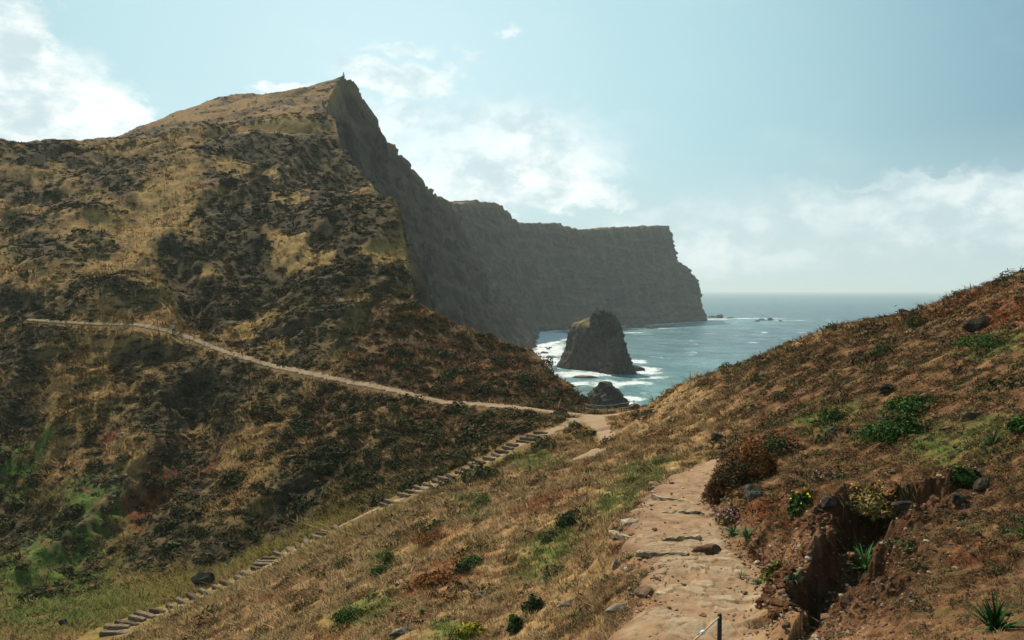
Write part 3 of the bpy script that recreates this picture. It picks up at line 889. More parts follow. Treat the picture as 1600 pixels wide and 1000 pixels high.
# big stack: horizontal slices whose left and right edges follow the stack's outline
def build_stack(name, outline, dfront, ythick, seed, label, grass=False, nz=120, na=220, amp=1.0, lean=0.0, ws=1.0):
    """outline: rows (height m, left x, right x); each slice an angular oval ythick(h) deep"""
    ol = np.array(outline, float)
    hs = np.linspace(0, 1, nz) * ol[-1, 0]
    an = np.linspace(0, 2 * math.pi, na, endpoint=False)
    xl = np.interp(hs, ol[:, 0], ol[:, 1])[:, None]; xr = np.interp(hs, ol[:, 0], ol[:, 2])[:, None]
    yt = np.interp(hs, [q[0] for q in ythick], [q[1] for q in ythick])[:, None]
    ca, sa = np.cos(an)[None], np.sin(an)[None]
    pw = 0.75
    ux = np.sign(ca) * np.abs(ca) ** pw; uy = np.sign(sa) * np.abs(sa) ** pw
    Xs = (xl + xr) / 2 + (xr - xl) / 2 * ux; Ys = dfront + yt * uy + lean * ((xl + xr) / 2 + (xr - xl) / 2 * ux - ol[0, 1])
    Zs = hs[:, None] + 0 * Xs
    nrm = np.stack([ux * 1.0, uy, 0 * ux], -1); nrm = nrm / np.linalg.norm(nrm, axis=-1, keepdims=True)
    Xq, Yq, Zq = Xs / ws, Ys / ws, Zs / ws
    d = amp * (1.7 * (1 - 2 * np.abs(n3(Xq / 9, Yq / 9, Zq / 22, seed))) + 1.3 * (1 - 2 * np.abs(n3(Xq / 4, Yq / 4, Zq / 8, seed + 1))) + 1.3 * fbm3(Xq / 2.5, Yq / 2.5, Zq / 3, seed + 2, 3))
    Xs = Xs + nrm[..., 0] * d * .75; Ys = Ys + nrm[..., 1] * d; Zs = Zs + amp * .5 * fbm3(Xs / 3, Ys / 3, Zs / 3, seed + 4, 2)
    V = np.stack([Xs, Ys, Zs], -1).reshape(-1, 3)
    i = np.arange(nz - 1)[:, None] * na + np.arange(na)[None]; j = np.arange(nz - 1)[:, None] * na + (np.arange(na)[None] + 1) % na
    Fq = np.stack([i, j, j + na, i + na], -1).reshape(-1, 4)
    V = np.vstack([V, V[-na:].mean(0)]); top = np.stack([(nz - 1) * na + np.arange(na), (nz - 1) * na + (np.arange(na) + 1) % na, np.full(na, len(V) - 1)], -1)
    ca_, cb_ = ((.045, .037, .027), (.075, .060, .042)) if grass else ((.016, .019, .017), (.055, .048, .038))  # grassy body coloured paler for haze, crag darker for its shaded side
    cxx = rock_col(V / (5 * ws), seed, ca_, cb_)
    k = sstep(n3(V[:, 0] / 7, V[:, 1] / 7, V[:, 2] / 16, seed + 9), .25, .6)[:, None]
    cxx = cxx * (1 - .6 * k) + np.array((.12, .085, .068)) * .6 * k
    if grass:
        g = (sstep(V[:, 2], 32, 36) * (1 - sstep(V[:, 0], grass - 1, grass + 3)))[:, None]
        cxx = cxx * (1 - g) + np.array((.20, .145, .06)) * g
    wet = (1 - sstep(V[:, 2], 0, 3.5))[:, None]
    cxx = cxx * (1 - .5 * wet)
    o = mk(name, V, [Fq, top], M['stack'], cxx, False)
    return tag(o, label, 'sea stack' if label else None)


def sx_at(px, d): return (px - 800) / F * d


D = 640.0
OUT = [(-2, 871, 962), (0, 873, 962), (6, 880, 963), (14, 885, 962), (22, 889, 960), (29, 891, 957), (33, 893, 952), (35.5, 899, 947), (37.5, 908, 943), (39.5, 917, 938), (41, 924, 934)]
body = build_stack('sea_stack', [(h, sx_at(l, D), sx_at(r, D)) for h, l, r in OUT], D + 6, [(-2, 25), (10, 21), (30, 15), (36, 10), (41, 4)], 500, 'tall dark sea stack with a grassy shoulder standing in the surf', grass=sx_at(934, D), lean=-0.45, amp=.8)
D1 = 600.0
OUT = [(-2, 938, 990), (0, 940, 988), (4, 943, 985), (10, 944, 980), (17, 940, 975), (25, 936, 972), (32, 931, 969), (36, 928, 966), (39, 928, 962), (41, 929, 959), (43, 931, 955), (45, 934, 950), (46.5, 937, 946)]
crag = build_stack('crag', [(h, sx_at(l, D1), sx_at(r, D1)) for h, l, r in OUT], D1 + 6, [(-2, 17), (10, 14), (30, 10), (40, 6), (46, 3)], 520, None, lean=-.25, amp=1.5, ws=.75)
for px, d_, w_, h_, sd in ((936, 4, 2.2, 48.5, 531), (943.5, 8, 2.4, 49.0, 532), (930, 5, 2.2, 44.5, 533)):
    xx = sx_at(px, D1)
    v, f = rock_mesh(sd, (w_, w_ * 1.2, 7), 4, 12, .25)
    sp = mk('spire', v + np.array((xx, D1 + d_, h_ - 6.5)), f, M['stack'], rock_col(v / 7, sd, (.024, .026, .024), (.06, .054, .046)), False, crag)
crag.parent = body
for o_ in (crag,):
    for key_ in ('category', 'label', 'group'):
        if key_ in o_: del o_[key_]
D2 = 425.0
OUT = [(-2, 914, 982), (0, 915, 982), (3, 920, 975), (6, 925, 969), (8.5, 931, 962), (11, 936, 955), (13.2, 941, 949)]
build_stack('sea_stack', [(h, sx_at(l, D2), sx_at(r, D2)) for h, l, r in OUT], D2, [(-2, 10), (4, 8), (10, 5), (13, 2)], 540, 'small pointed black sea rock just beyond the saddle', nz=70, na=140, amp=1.15, ws=.45)
x, y = sea_at(1000, 579)
rock('sea_rock', 0, 0, (9.5, 7, 7), 551, 'dark leaning fin of rock at the foot of the tall sea stack', at=Vector((x - 4, y, -1)), mat='stack', sub=4, sink=.4, a=(.045, .043, .04), b=(.09, .08, .068), rot=-.5)
SK = [(912, 590, 11, 6, 2.6, 'low brown reef awash in front of the tall sea stack'), (1000, 512, 26, 14, 7, 'low brown rock ledge at the foot of the headland'), (1022, 513, 15, 10, 4, 'small flat rock beside the ledge below the headland'), (985, 509, 14, 9, 6, 'rock knob between the tall sea stack and the headland'),
      (1113, 496, 15, 9, 6, 'dark skerry nearest the tip of the headland'), (1126, 497, 12, 8, 9, 'highest skerry off the tip of the headland'), (1140, 497, 10, 8, 4.5, 'low skerry third from the tip of the headland'),
      (1192, 500.5, 14, 9, 4, 'flat skerry in the middle of the surf line'), (1204, 500.5, 9, 7, 6.5, 'pointed skerry in the middle of the surf line'), (1182, 502.5, 8, 5, 3.5, 'lone small skerry in front of the surf line'), (1220, 502, 6, 5, 2.5, 'smallest skerry at the open sea end of the surf line')]
for i, (px, py, a, b, c, lab) in enumerate(SK):
    x, y = sea_at(px, py)
    rock('skerry', 0, 0, (a, b, c), 560 + i, lab, 'sea rock', at=Vector((x, y, -c * .25)), mat='stack', sub=4, sink=.4, a=(.06, .05, .042), b=(.17, .12, .09), group='low rocks awash off the headland', noise=.3)
rs = np.random.RandomState(9)
for i in range(16):
    x, y = sea_at(rs.uniform(838, 868), rs.uniform(530, 562))
    rock('surf_rock', 0, 0, (rs.uniform(1.5, 4), rs.uniform(1.2, 3), rs.uniform(.8, 1.8)), 580 + i, 'small dark rock awash in the white surf under the cliff', 'sea rock', at=Vector((x, y, -.1)), mat='stack', sub=2, group='rocks in the surf under the cliff', a=(.04, .038, .034), b=(.09, .075, .06))


# ------------------------------------------------------------------ paths
AVOID = []


def slab_field(x, y):
    """irregular flat stones set in earth: lift, how much stone shows, a random number per stone"""
    r_ = np.random.RandomState(31)
    x0, x1, y0, y1 = x.min() - 1, x.max() + 1, y.min() - 1, y.max() + 1
    cs = .34
    nx, ny = int((x1 - x0) / cs) + 2, int((y1 - y0) / cs) + 2
    jx = (r_.rand(ny, nx) - .5) * .95; jy = (r_.rand(ny, nx) - .5) * .95; rn = r_.rand(ny, nx); tx_ = r_.normal(0, .05, (ny, nx)); ty_ = r_.normal(0, .05, (ny, nx))
    wx = x + .05 * n2(x * 4, y * 4, 41); wy = y + .05 * n2(x * 4 + 9, y * 4, 42)
    gx, gy = (wx - x0) / cs, (wy - y0) / cs
    ix, iy = np.floor(gx).astype(int), np.floor(gy).astype(int)
    d1 = np.full(x.shape, 9.0); d2 = d1.copy(); hh_ = np.zeros(x.shape); rr_ = hh_.copy()
    for dy in (-2, -1, 0, 1, 2):
        for dx in (-2, -1, 0, 1, 2):
            cx_, cy_ = np.clip(ix + dx, 0, nx - 1), np.clip(iy + dy, 0, ny - 1)
            ux, uy = gx - (cx_ + .5 + jx[cy_, cx_]), gy - (cy_ + .5 + jy[cy_, cx_])
            d = np.hypot(ux, uy * .85) * (.85 + .3 * rn[cy_, cx_])
            nr = d < d1
            d2 = np.where(nr, d1, np.minimum(d2, d)); d1 = np.where(nr, d, d1)
            hh_ = np.where(nr, (rn[cy_, cx_] - .35) * .035 + (tx_[cy_, cx_] * ux + ty_[cy_, cx_] * uy) * cs, hh_); rr_ = np.where(nr, rn[cy_, cx_], rr_)
    ed = (d2 - d1) + .08 * fbm2(x * 9, y * 9, 43, 3)
    st_ = sstep(ed, .04, .13) * sstep(rr_ + .3 * fbm2(x * 5, y * 5, 44, 3), -.1, .2)
    return hh_ * st_ + .018 * st_ + .006 * fbm2(x * 14, y * 14, 45, 3), st_, rr_



def ribbon(name, line, mat, colf, label, lift=0.05, na=24, seg=0.12, edge_n=0.18, crown=0.0, bump=0.015, slabs=False):
    pl = smooth_line(line, 60)
    AVOID.append(pl[::6])
    ds = np.r_[0, np.cumsum(np.hypot(np.diff(pl[:, 0]), np.diff(pl[:, 1])))]
    n = max(20, int(ds[-1] / seg))
    q = np.linspace(0, ds[-1], n)
    cx = np.interp(q, ds, pl[:, 0]); cy = np.interp(q, ds, pl[:, 1]); hw = np.interp(q, ds, pl[:, 2])
    tx = np.gradient(cx); ty = np.gradient(cy); ln = np.hypot(tx, ty); nx, ny = ty / ln, -tx / ln
    e = np.linspace(-1, 1, na)[None]
    wl = hw * (1 + edge_n * 2.2 * n2(q / (1.2 * hw.mean()), q * 0 + 3, 700)); wr = hw * (1 + edge_n * 2.2 * n2(q / (1.1 * hw.mean()), q * 0 + 9, 701))
    off = np.where(e < 0, e * wl[:, None], e * wr[:, None])
    x = cx[:, None] + nx[:, None] * off; y = cy[:, None] + ny[:, None] * off
    z = ground(x, y)
    zc = np.stack([ground(cx + nx * k * hw, cy + ny * k * hw) for k in (-.6, -.3, 0, .3, .6)]).mean(0)
    ker = np.ones(9) / 9
    zc = np.convolve(np.pad(zc, 4, mode='edge'), ker, 'valid')
    flat = 0.35 if crown else 0.0
    z = z * (1 - flat) + (zc[:, None] + (z - zc[:, None]) * .3) * flat
    z = z + lift - (lift + 0.10) * np.clip((np.abs(e) - .82) / .18, 0, 1) ** 1.5 + bump * fbm2(x * 2.5, y * 2.5, 702, 4)
    c = colf(x, y, np.abs(e) + 0 * x, q[:, None] + 0 * x)
    if slabs:
        dz, stone, rnd = slab_field(x, y)
        k = c[..., 0] * sstep(fbm2(x * 1.1, y * 1.1, 715, 3), -.35, -.05)
        z = z + dz * k
        c[..., 0] = stone * k; c[..., 2] = rnd
    V = np.stack([x, y, z], -1).reshape(-1, 3)
    o = mk(name, V, grid_faces(n, na)[:, ::-1], M[mat], c.reshape(-1, 3), True)
    return tag(o, label, 'path', kind='structure')


def pc_fore(x, y, e, q):
    fl = sstep(y, 9.0, 10.0) * (1 - sstep(y, 15, 17.5)) * (1 - sstep(e, .6, .9)) + .22 * sstep(y, 16, 19) * (1 - sstep(e, .4, .8))
    return np.stack([np.clip(fl, 0, 1), np.clip(sstep(e, .55, 1) * .7 + .3 * sstep(fbm2(x, y, 710, 3), .1, .5), 0, 1), 0 * x], -1)


def pc_dirt(x, y, e, q):
    return np.stack([.55 + .3 * fbm2(x / 2, y / 2, 712, 3), np.clip(.55 * sstep(fbm2(x / 1.5, y / 1.5, 713, 4), -.1, .5) + .3 * sstep(e, .6, 1), 0, 1), .6 + .4 * n2(x, y, 714)], -1)


def wline(pts): return np.array([np.r_[np.array(hit(a, b))[:2], w] for a, b, w in pts])


ribbon('path', FPATH[2:], 'path', pc_fore, 'worn footpath of cracked pale stone and earth in front', 0.04, 120, 0.026, .22, 1.0, .035, True)
ribbon('path', wline([(42, 500, .25), (80, 503, .35), (140, 506.5, .28), (200, 508, .28), (232, 511, .4), (262, 518, .5), (300, 530, .5), (360, 553, .5), (430, 573, .5), (500, 588, .5), (560, 600, .55), (640, 617, .6), (740, 632, .65), (850, 643, .9), (905, 650, 1.4)]), 'path', pc_dirt, 'long pale dirt trail climbing across the hill from the saddle', .12, 14, .3, .42)
ribbon('path', wline([(880, 646, 1.1), (920, 650, 1.5), (950, 650, 1.2), (975, 646, .8), (992, 642, .4)]), 'path', pc_dirt, 'bare earth crossing on the crest of the saddle', .10, 16, .2, .2)
ribbon('path', wline([(925, 652, 1.5), (934, 664, 1.1), (944, 678, .75), (952, 690, .35)]), 'path', pc_dirt, 'short dirt track dropping from the saddle crossing', .13, 16, .2, .2)
ribbon('path', wline([(905, 655, 1.0), (895, 662, .9), (872, 670, .8), (850, 681, .7)]), 'path', pc_dirt, 'narrow dirt strip joining the saddle to the stairs', .08, 12, .2, .25)
ribbon('path', wline([(945, 706, .5), (920, 712, .9), (905, 716, .8), (893, 720, .3)]), 'path', pc_dirt, 'bare worn earth patch below the saddle', .10, 12, .2, .3)
ribbon('path', wline([(592, 796, .5), (570, 806, .6), (545, 818, .6), (525, 828, .5)]), 'path', pc_dirt, 'worn earth strip between two flights of stairs', .13, 12, .15, .25)
SL0 = smooth_line(np.array([np.array(hit(a, b))[:2] for a, b in [(172, 992), (210, 973), (300, 938), (400, 892), (440, 868), (500, 842), (525, 829), (595, 795), (650, 768), (700, 748), (770, 716), (820, 690), (850, 676)]]), 200)
ribbon('path', np.c_[SL0[::12], np.full(len(SL0[::12]), .80)], 'path', pc_dirt, 'pale trodden strip under the hillside stairs', .03, 10, .25, .3)
AV = np.full(T.shape, 1e3)
m_ = (Y > 40) & (Y < 140) & (np.abs(T) < .75)
xa_, ya_ = X[m_], Y[m_]
best = np.full(xa_.shape, 1e3)
for pl in AVOID[1:]:
    d_, w_ = pdist(xa_, ya_, pl[:, :3])
    best = np.minimum(best, d_ - w_)
d_, _ = pdist(xa_, ya_, SL0)
best = np.minimum(best, d_ - 1.9)
AV[m_] = best

# ------------------------------------------------------------------ plants
def leaves(rng, n, leaf=(.10, .05), dome=(1, 1, .7), shell=.6, up=.3, low=0.0):
    """n small leaf faces (two triangles each) spread over and inside a dome of unit size"""
    d = rng.normal(size=(n, 3)); d /= np.linalg.norm(d, axis=1)[:, None]
    d[:, 2] = np.where(d[:, 2] < low, np.abs(d[:, 2]), d[:, 2])
    lump = 1 + .42 * n3(d[:, 0] * 2.3 + rng.rand() * 50, d[:, 1] * 2.3, d[:, 2] * 2.3, 3)
    rr = (shell + (1 - shell) * rng.rand(n) ** .5) * lump
    p = d * rr[:, None] * np.array(dome)
    nrm = d + rng.normal(size=(n, 3)) * .55 + np.array([0, 0, up]); nrm /= np.linalg.norm(nrm, axis=1)[:, None]
    a = np.cross(nrm, rng.normal(size=(n, 3))); a /= np.linalg.norm(a, axis=1)[:, None]
    b = np.cross(nrm, a)
    L = leaf[0] * rng.uniform(.6, 1.4, n)[:, None]; W = leaf[1] * rng.uniform(.6, 1.4, n)[:, None]
    v = np.stack([p - a * L, p + b * W + nrm * W * .3, p + a * L, p - b * W + nrm * W * .3], 1)
    return v                                         # n,4,3


def quads_to(v):
    n = len(v)
    return v.reshape(-1, 3), np.arange(n * 4).reshape(-1, 4)


def vary(rng, n, cols, wts=None, amt=.25):
    cols = np.array(cols, float)
    k = rng.choice(len(cols), n, p=wts)
    return cols[k] * (1 + amt * rng.uniform(-1, 1, (n, 1)))


def pick(mask, n, rng, vmin=None):
    """n random terrain points, as likely as mask says (mask on the terrain grid)"""
    w = np.clip(mask, 0, None).astype(float)
    w = w * VIS * (np.abs(T) < .72) * (DP > WP * .95) * (AV > .35)
    w[:3] = 0
    c = np.cumsum(w.ravel())
    idx = np.searchsorted(c, rng.rand(n) * c[-1])
    j, i = np.unravel_index(np.clip(idx, 0, w.size - 1), w.shape)
    t_ = T[j, i] + (rng.rand(n) - .5) * (tt[600] - tt[599]); l_ = L[j, i] + (rng.rand(n) - .5) * .004
    y = np.exp(l_); x = t_ * y
    return x, y, ground(x, y), C[j, i].astype(float), j, i


def scatter(name, tmpl, x, y, z, sx, sz, rng, cols, mat, label, cat, kind='stuff', tilt=0.0, camt=.3):
    """many small copies of templates (k,4,3 or k,3,3 faces) merged into one countless mass"""
    Vs, Cs = [], []
    k = rng.randint(len(tmpl), size=len(x))
    for q in range(len(tmpl)):
        m = k == q
        if not m.any(): continue
        tv = tmpl[q]; nf, nv = tv.shape[:2]
        a = rng.rand(m.sum()) * 2 * math.pi
        ca, sa = np.cos(a)[:, None], np.sin(a)[:, None]
        f = tv.reshape(-1, 3)
        vx = (f[None, :, 0] * ca - f[None, :, 1] * sa) * sx[m][:, None]; vy = (f[None, :, 0] * sa + f[None, :, 1] * ca) * sx[m][:, None]
        vz = f[None, :, 2] * sz[m][:, None]
        V = np.stack([vx + x[m][:, None], vy + y[m][:, None], vz + z[m][:, None]], -1)
        cc = cols[m][:, None, :] * (1 + camt * rng.uniform(-1, 1, (m.sum(), nf, 1)))
        Vs.append(V.reshape(-1, 3)); Cs.append(np.repeat(cc.reshape(-1, 3), nv, 0))
    V = np.concatenate(Vs); Cc = np.concatenate(Cs)
    nv = tmpl[0].shape[1]
    o = mk(name, V, np.arange(len(V)).reshape(-1, nv), M[mat], Cc)
    return tag(o, label, cat, kind=kind)


rg = np.random.RandomState(4)
scrub_t = [leaves(rg, 44, (.30, .17), (1, 1, .75), .55) for _ in range(6)]
# heather and scrub on the hill and in the ravines
PXS, PYS = PXC, PY1
msk = (scrub * (1 - .8 * floor_) * (Y > 55) * (1 - fore) * (1 - .8 * green) * (1 - .7 * red) * (1 - .8 * spur) * (1 - .8 * talus)) ** 1.2 * (m2_ + m1 * .6 > -.35)
x, y, z, c, j, i = pick(msk, 19000, rg)
sz = rg.lognormal(-1.2, .42, len(x)) * np.clip(y / 120, .7, 1.4)
cl2 = vary(rg, len(x), [(.040, .044, .020), (.062, .052, .025), (.095, .063, .034), (.050, .061, .022), (.15, .092, .043)], [.27, .26, .22, .12, .13])
scatter('scrub_vegetation', scrub_t, x, y, z - .1, sz, sz * rg.uniform(.45, .95, len(x)), rg, cl2, 'leaf', 'dark heathery scrub covering the rocky parts of the hill', 'scrub')
msk = hill * (1 - scrub) * .22 + talus * .5 + spur * .5 + (1 - fore) * (1 - hill) * (1 - floor_) * .5
msk = msk * (Y > 50) * np.clip(.4 + m1 * 2, 0, 1)
msk = msk + .8 * bands * (Y > 225) + 1.5 * (cd_ < 5)
x, y, z, c, j, i = pick(msk, 9000, rg)
sz = rg.lognormal(-1.25, .35, len(x)) * np.clip(y / 110, .7, 1.6)
cl2 = .5 * c + .5 * vary(rg, len(x), [(.075, .058, .026), (.13, .078, .036), (.17, .10, .042), (.065, .062, .022)])
scatter('low_vegetation', scrub_t, x, y, z - .05, sz, sz * .7, rg, cl2, 'leaf', 'low dry brush dotted over the grass of the far slopes', 'brush')

# shrubs one can count on the slopes either side of the trail
shr_me = []
for k in range(9):
    r_ = np.random.RandomState(100 + k)
    v, f = quads_to(leaves(r_, 210, (.17, .085), (1, 1, .72), .6))
    cc = np.repeat(vary(r_, 210, [(.038, .050, .019), (.055, .060, .023), (.085, .065, .032), (.13, .08, .036)], [.35, .3, .22, .13]), 4, 0)
    shr_me.append(mk('shrub', v, f, M['leaf'], cc, link=False).data)
xs, ys, zs, c, j, i = pick(((talus * 1.0 + spur * .9) * (1 - .8 * scrub) * (Y > 60) * (DP > 1) + .25 * (1 - hill) * (1 - fore) * (1 - floor_) * (Y > 60)), 1100, rg)
# keep them off the trail
trail = np.array([hit(a, b)[:2] for a, b in [(200, 508), (262, 518), (300, 530), (360, 553), (430, 573), (500, 588), (560, 600), (640, 617), (740, 632), (850, 643), (905, 650), (945, 655), (992, 642)]])
dt, _ = pdist(xs, ys, trail)
ok = dt > 1.5
xs, ys, zs = xs[ok], ys[ok], zs[ok]
rr = np.random.RandomState(8).lognormal(-.42, .36, len(xs))
order = np.argsort(-rr / ys)
for n_, q in enumerate(order[:300]):
    o = bpy.data.objects.new('shrub', shr_me[n_ % 9]); COL.objects.link(o)
    o.location = (xs[q], ys[q], zs[q] - .12 * rr[q]); o.rotation_euler = (0, 0, rg.rand() * 6.28); o.scale = (rr[q], rr[q], rr[q] * rg.uniform(.65, 1.1))
    above = ys[q] > np.interp(xs[q], trail[:, 0], trail[:, 1])
    if above: tag(o, 'rounded dark shrub on the brown slope above the dirt trail', 'shrub', 'shrubs on the slope above the trail')
    else: tag(o, 'rounded dark shrub on the slope between the dirt trail and the stairs', 'shrub', 'shrubs on the slope below the trail')
rest = order[300:]
scatter('shrub_vegetation', [leaves(np.random.RandomState(130 + k), 90, (.24, .13), (1, 1, .75), .55) for k in range(4)], xs[rest], ys[rest], zs[rest] - .1, rr[rest], rr[rest] * .85, rg,
        vary(rg, len(rest), [(.05, .052, .02), (.075, .062, .028), (.11, .075, .036)]), 'leaf', 'many smaller dark shrubs on the slopes around the trail', 'shrubs')


# grass of the near slopes
def tuft(rng, nb, spread, bend):
    a = rng.rand(nb) * 2 * math.pi; r_ = rng.rand(nb) ** .5 * spread
    bx, by = np.cos(a) * r_, np.sin(a) * r_
    a2 = a + rng.normal(0, .6, nb); ln = rng.uniform(.55, 1.1, nb); bd = bend * rng.uniform(.3, 1.2, nb)
    tx, ty = bx + np.cos(a2) * bd * ln, by + np.sin(a2) * bd * ln; tz = ln * np.sqrt(np.clip(1 - (bd * .8) ** 2, .1, 1))
    w = rng.uniform(.03, .055, nb); pxx, pyy = -np.sin(a2 + rng.normal(0, .8, nb)) * w, np.cos(a2) * w
    b0 = np.stack([bx - pxx, by - pyy, 0 * bx - .08], -1); b1 = np.stack([bx + pxx, by + pyy, 0 * bx - .08], -1)
    return np.stack([b0, b1, np.stack([tx, ty, tz], -1)], 1)


tf = [tuft(rg, 13, .5, .9) for _ in range(8)]
gm = fore * (Y > 3.5) * (Y < 95) * (1 - .6 * tmp) * np.where(rside > .5, np.clip(.55 + 1.3 * m1, .1, 1), np.clip(.75 + 1.2 * m1, .2, 1))
gm = gm * (1 - .75 * rside) * (.12 + sstep(m2_ + .5 * n2(X * 1.3, Y * 1.3, 66), -.3, .25)) * (.25 + .75 * sstep(edge, -.15, .5))
x, y, z, c, j, i = pick(gm, 88000, rg)
sz = (.45 + .55 * sstep(DR[j, i], 2, 10)) * np.clip(y * (.0064 - .0022 * rside[j, i]), .04, .30) * rg.lognormal(0, .3, len(x))
br = rg.rand(len(x), 1)
cl2 = np.where(br < .70, c * 1.3, vary(rg, len(x), [(.36, .245, .125), (.21, .15, .06), (.27, .145, .07), (.14, .125, .04)]))
gsel = green[j, i][:, None] * rg.rand(len(x), 1)
cl2 = cl2 * (1 - .6 * gsel) + np.array((.10, .13, .03)) * .6 * gsel
scatter('grass', tf, x, y, z, sz * 1.25, sz * rg.uniform(.5, .95, len(x)), rg, cl2, 'blade', 'dry tan and olive grass on the near slopes', 'grass')
tf2 = [tuft(rg, 9, .55, 1.1) for _ in range(8)]
x, y, z, c, j, i = pick(rside * (Y > 3.5) * (Y < 95) * (1 - .7 * tmp) * (.1 + sstep(m2_ + .5 * n2(X * 1.3, Y * 1.3, 67), -.2, .35)) * sstep(edge, -.1, .4), 42000, rg)
sz = np.clip(y * .0036, .03, .2) * rg.lognormal(0, .3, len(x))
cl2 = np.where(rg.rand(len(x), 1) < .5, c * 1.15, vary(rg, len(x), [(.24, .155, .075), (.13, .075, .038), (.18, .09, .042), (.10, .085, .028)]))
gsel = green[j, i][:, None] * rg.rand(len(x), 1)
cl2 = cl2 * (1 - .6 * gsel) + np.array((.10, .13, .03)) * .6 * gsel
scatter('grass', tf2, x, y, z, sz * 1.3, sz * rg.uniform(.5, 1.0, len(x)), rg, cl2, 'blade', 'fine dry brown grass on the slope beside the footpath', 'grass')
x, y, z, c, j, i = pick(floor_ * (Y > 40) + .6 * (1 - hill) * (1 - fore) * (1 - scrub) * (Y > 40) + .5 * hill * (1 - scrub) * (Y < 240), 16000, rg)
sz = np.clip(y * .008, .2, 1.0) * rg.lognormal(0, .3, len(x))
scatter('grass', tf, x, y, z, sz * 1.3, sz * .6, rg, c * 1.05, 'blade', 'short grass on the valley floor and the far slopes', 'grass')

# low dwarf brush in the grass of the near slope: rust, olive and green mats
msk = fore * (Y > 4) * (Y < 95) * (1 - tmp) * np.clip(m3 * 2 + .15, 0, 1)
x, y, z, c, j, i = pick(msk, 7000, rg)
sz = np.clip(y * .0062, .05, .30) * rg.lognormal(0, .4, len(x))
cl2 = vary(rg, len(x), [(.075, .07, .028), (.13, .08, .04), (.17, .075, .03), (.045, .06, .02), (.10, .085, .035), (.20, .13, .06)])
rsel = red[j, i][:, None]
cl2 = cl2 * (1 - rsel) + np.array((.19, .062, .022)) * rsel
scatter('low_vegetation', [leaves(rg, 70, (.17, .07), (1.2, 1.2, .55), .4) for _ in range(5)], x, y, z - .02, sz, sz, rg, cl2, 'leaf', 'mats of brown and green dwarf brush in the near grass', 'brush')

x, y, z, c, j, i = pick(rside * (Y > 4) * (Y < 95) * (1 - tmp) * np.clip(m2_ * 2 + .3, .02, 1), 7000, rg)
sz = np.clip(y * .0048, .04, .22) * rg.lognormal(0, .45, len(x))
cl2 = vary(rg, len(x), [(.07, .045, .025), (.11, .062, .03), (.05, .045, .02), (.16, .105, .05), (.04, .055, .018)], [.3, .25, .2, .15, .1])
scatter('low_vegetation', [leaves(rg, 50, (.20, .06), (1.2, 1.2, .6), .4) for _ in range(5)], x, y, z - .02, sz, sz, rg, cl2, 'leaf', 'dry brown dwarf brush on the slope beside the footpath', 'brush')

# stones
rk_me = []
for k in range(10):
    v, f = rock_mesh(800 + k, (1, .75, .5), 2, 14, noise=.2)
    g_ = rg.uniform(.8, 1.5)
    rk_me.append(mk('stone', v, f, M['rock'], rock_col(v, k, np.array((.06, .048, .038)) * g_, np.array((.16, .12, .09)) * g_), link=False).data)
msk = fore * (Y > 4) * (Y < 70) * (rside * 1.0 + .25) * np.clip(.4 + 1.4 * m2_, 0.05, 1)
x, y, z, c, j, i = pick(msk, 2400, rg)
sz = np.clip(y * .0023, .012, .09) * rg.lognormal(0, .55, len(x))
order = np.argsort(-sz / y)
for n_, q in enumerate(order[:260]):
    o = bpy.data.objects.new('stone', rk_me[n_ % 10]); COL.objects.link(o)
    o.location = (x[q], y[q], z[q] + sz[q] * .1); o.rotation_euler = (rg.uniform(-.4, .4), rg.uniform(-.4, .4), rg.rand() * 6.28); o.scale = (sz[q],) * 3
    tag(o, 'small grey brown stone lying loose in the grass of the near slope', 'stone', 'loose stones on the near slope')
rest = order[260:]
fv, ff = rock_mesh(850, (1, .8, .6), 1, 6)
scatter('rubble', [rock_mesh(860 + k, (1, .8, .6), 1, 6)[0][ff] for k in range(5)], x[rest], y[rest], z[rest], sz[rest], sz[rest], rg, vary(rg, len(rest), [(.10, .085, .07), (.2, .165, .125), (.14, .10, .075)], amt=.3), 'rock', 'small stones strewn over the near slope', 'rubble', camt=.08)
# pebbles and crumbs on and beside the footpath, and clods in the cut bank
pw = (Y > 7.5) * (Y < 34) * (np.exp(-((DP - WP) / .35) ** 2) + .10 * (DP < WP)) + .8 * tmp * (Y < 20)
VIS_s = VIS; DPs = DP; DP = np.full(DP.shape, 1e3)
x, y, z, c, j, i = pick(pw, 5200, rg)
DP = DPs
sz = np.clip(y * .0016, .012, .05) * rg.lognormal(0, .55, len(x))
ond = DPs[j, i] < WP[j, i] * .9
z = z + np.where(ond, .05, 0)
scatter('rubble', [rock_mesh(870 + k, (1, .8, .6), 1, 6)[0][ff] for k in range(5)], x, y, z, sz, sz, rg, vary(rg, len(x), [(.30, .2, .12), (.2, .115, .065), (.42, .32, .22), (.14, .08, .05)]), 'rock', 'crumbs of earth and pebbles along the footpath', 'rubble', camt=.06)


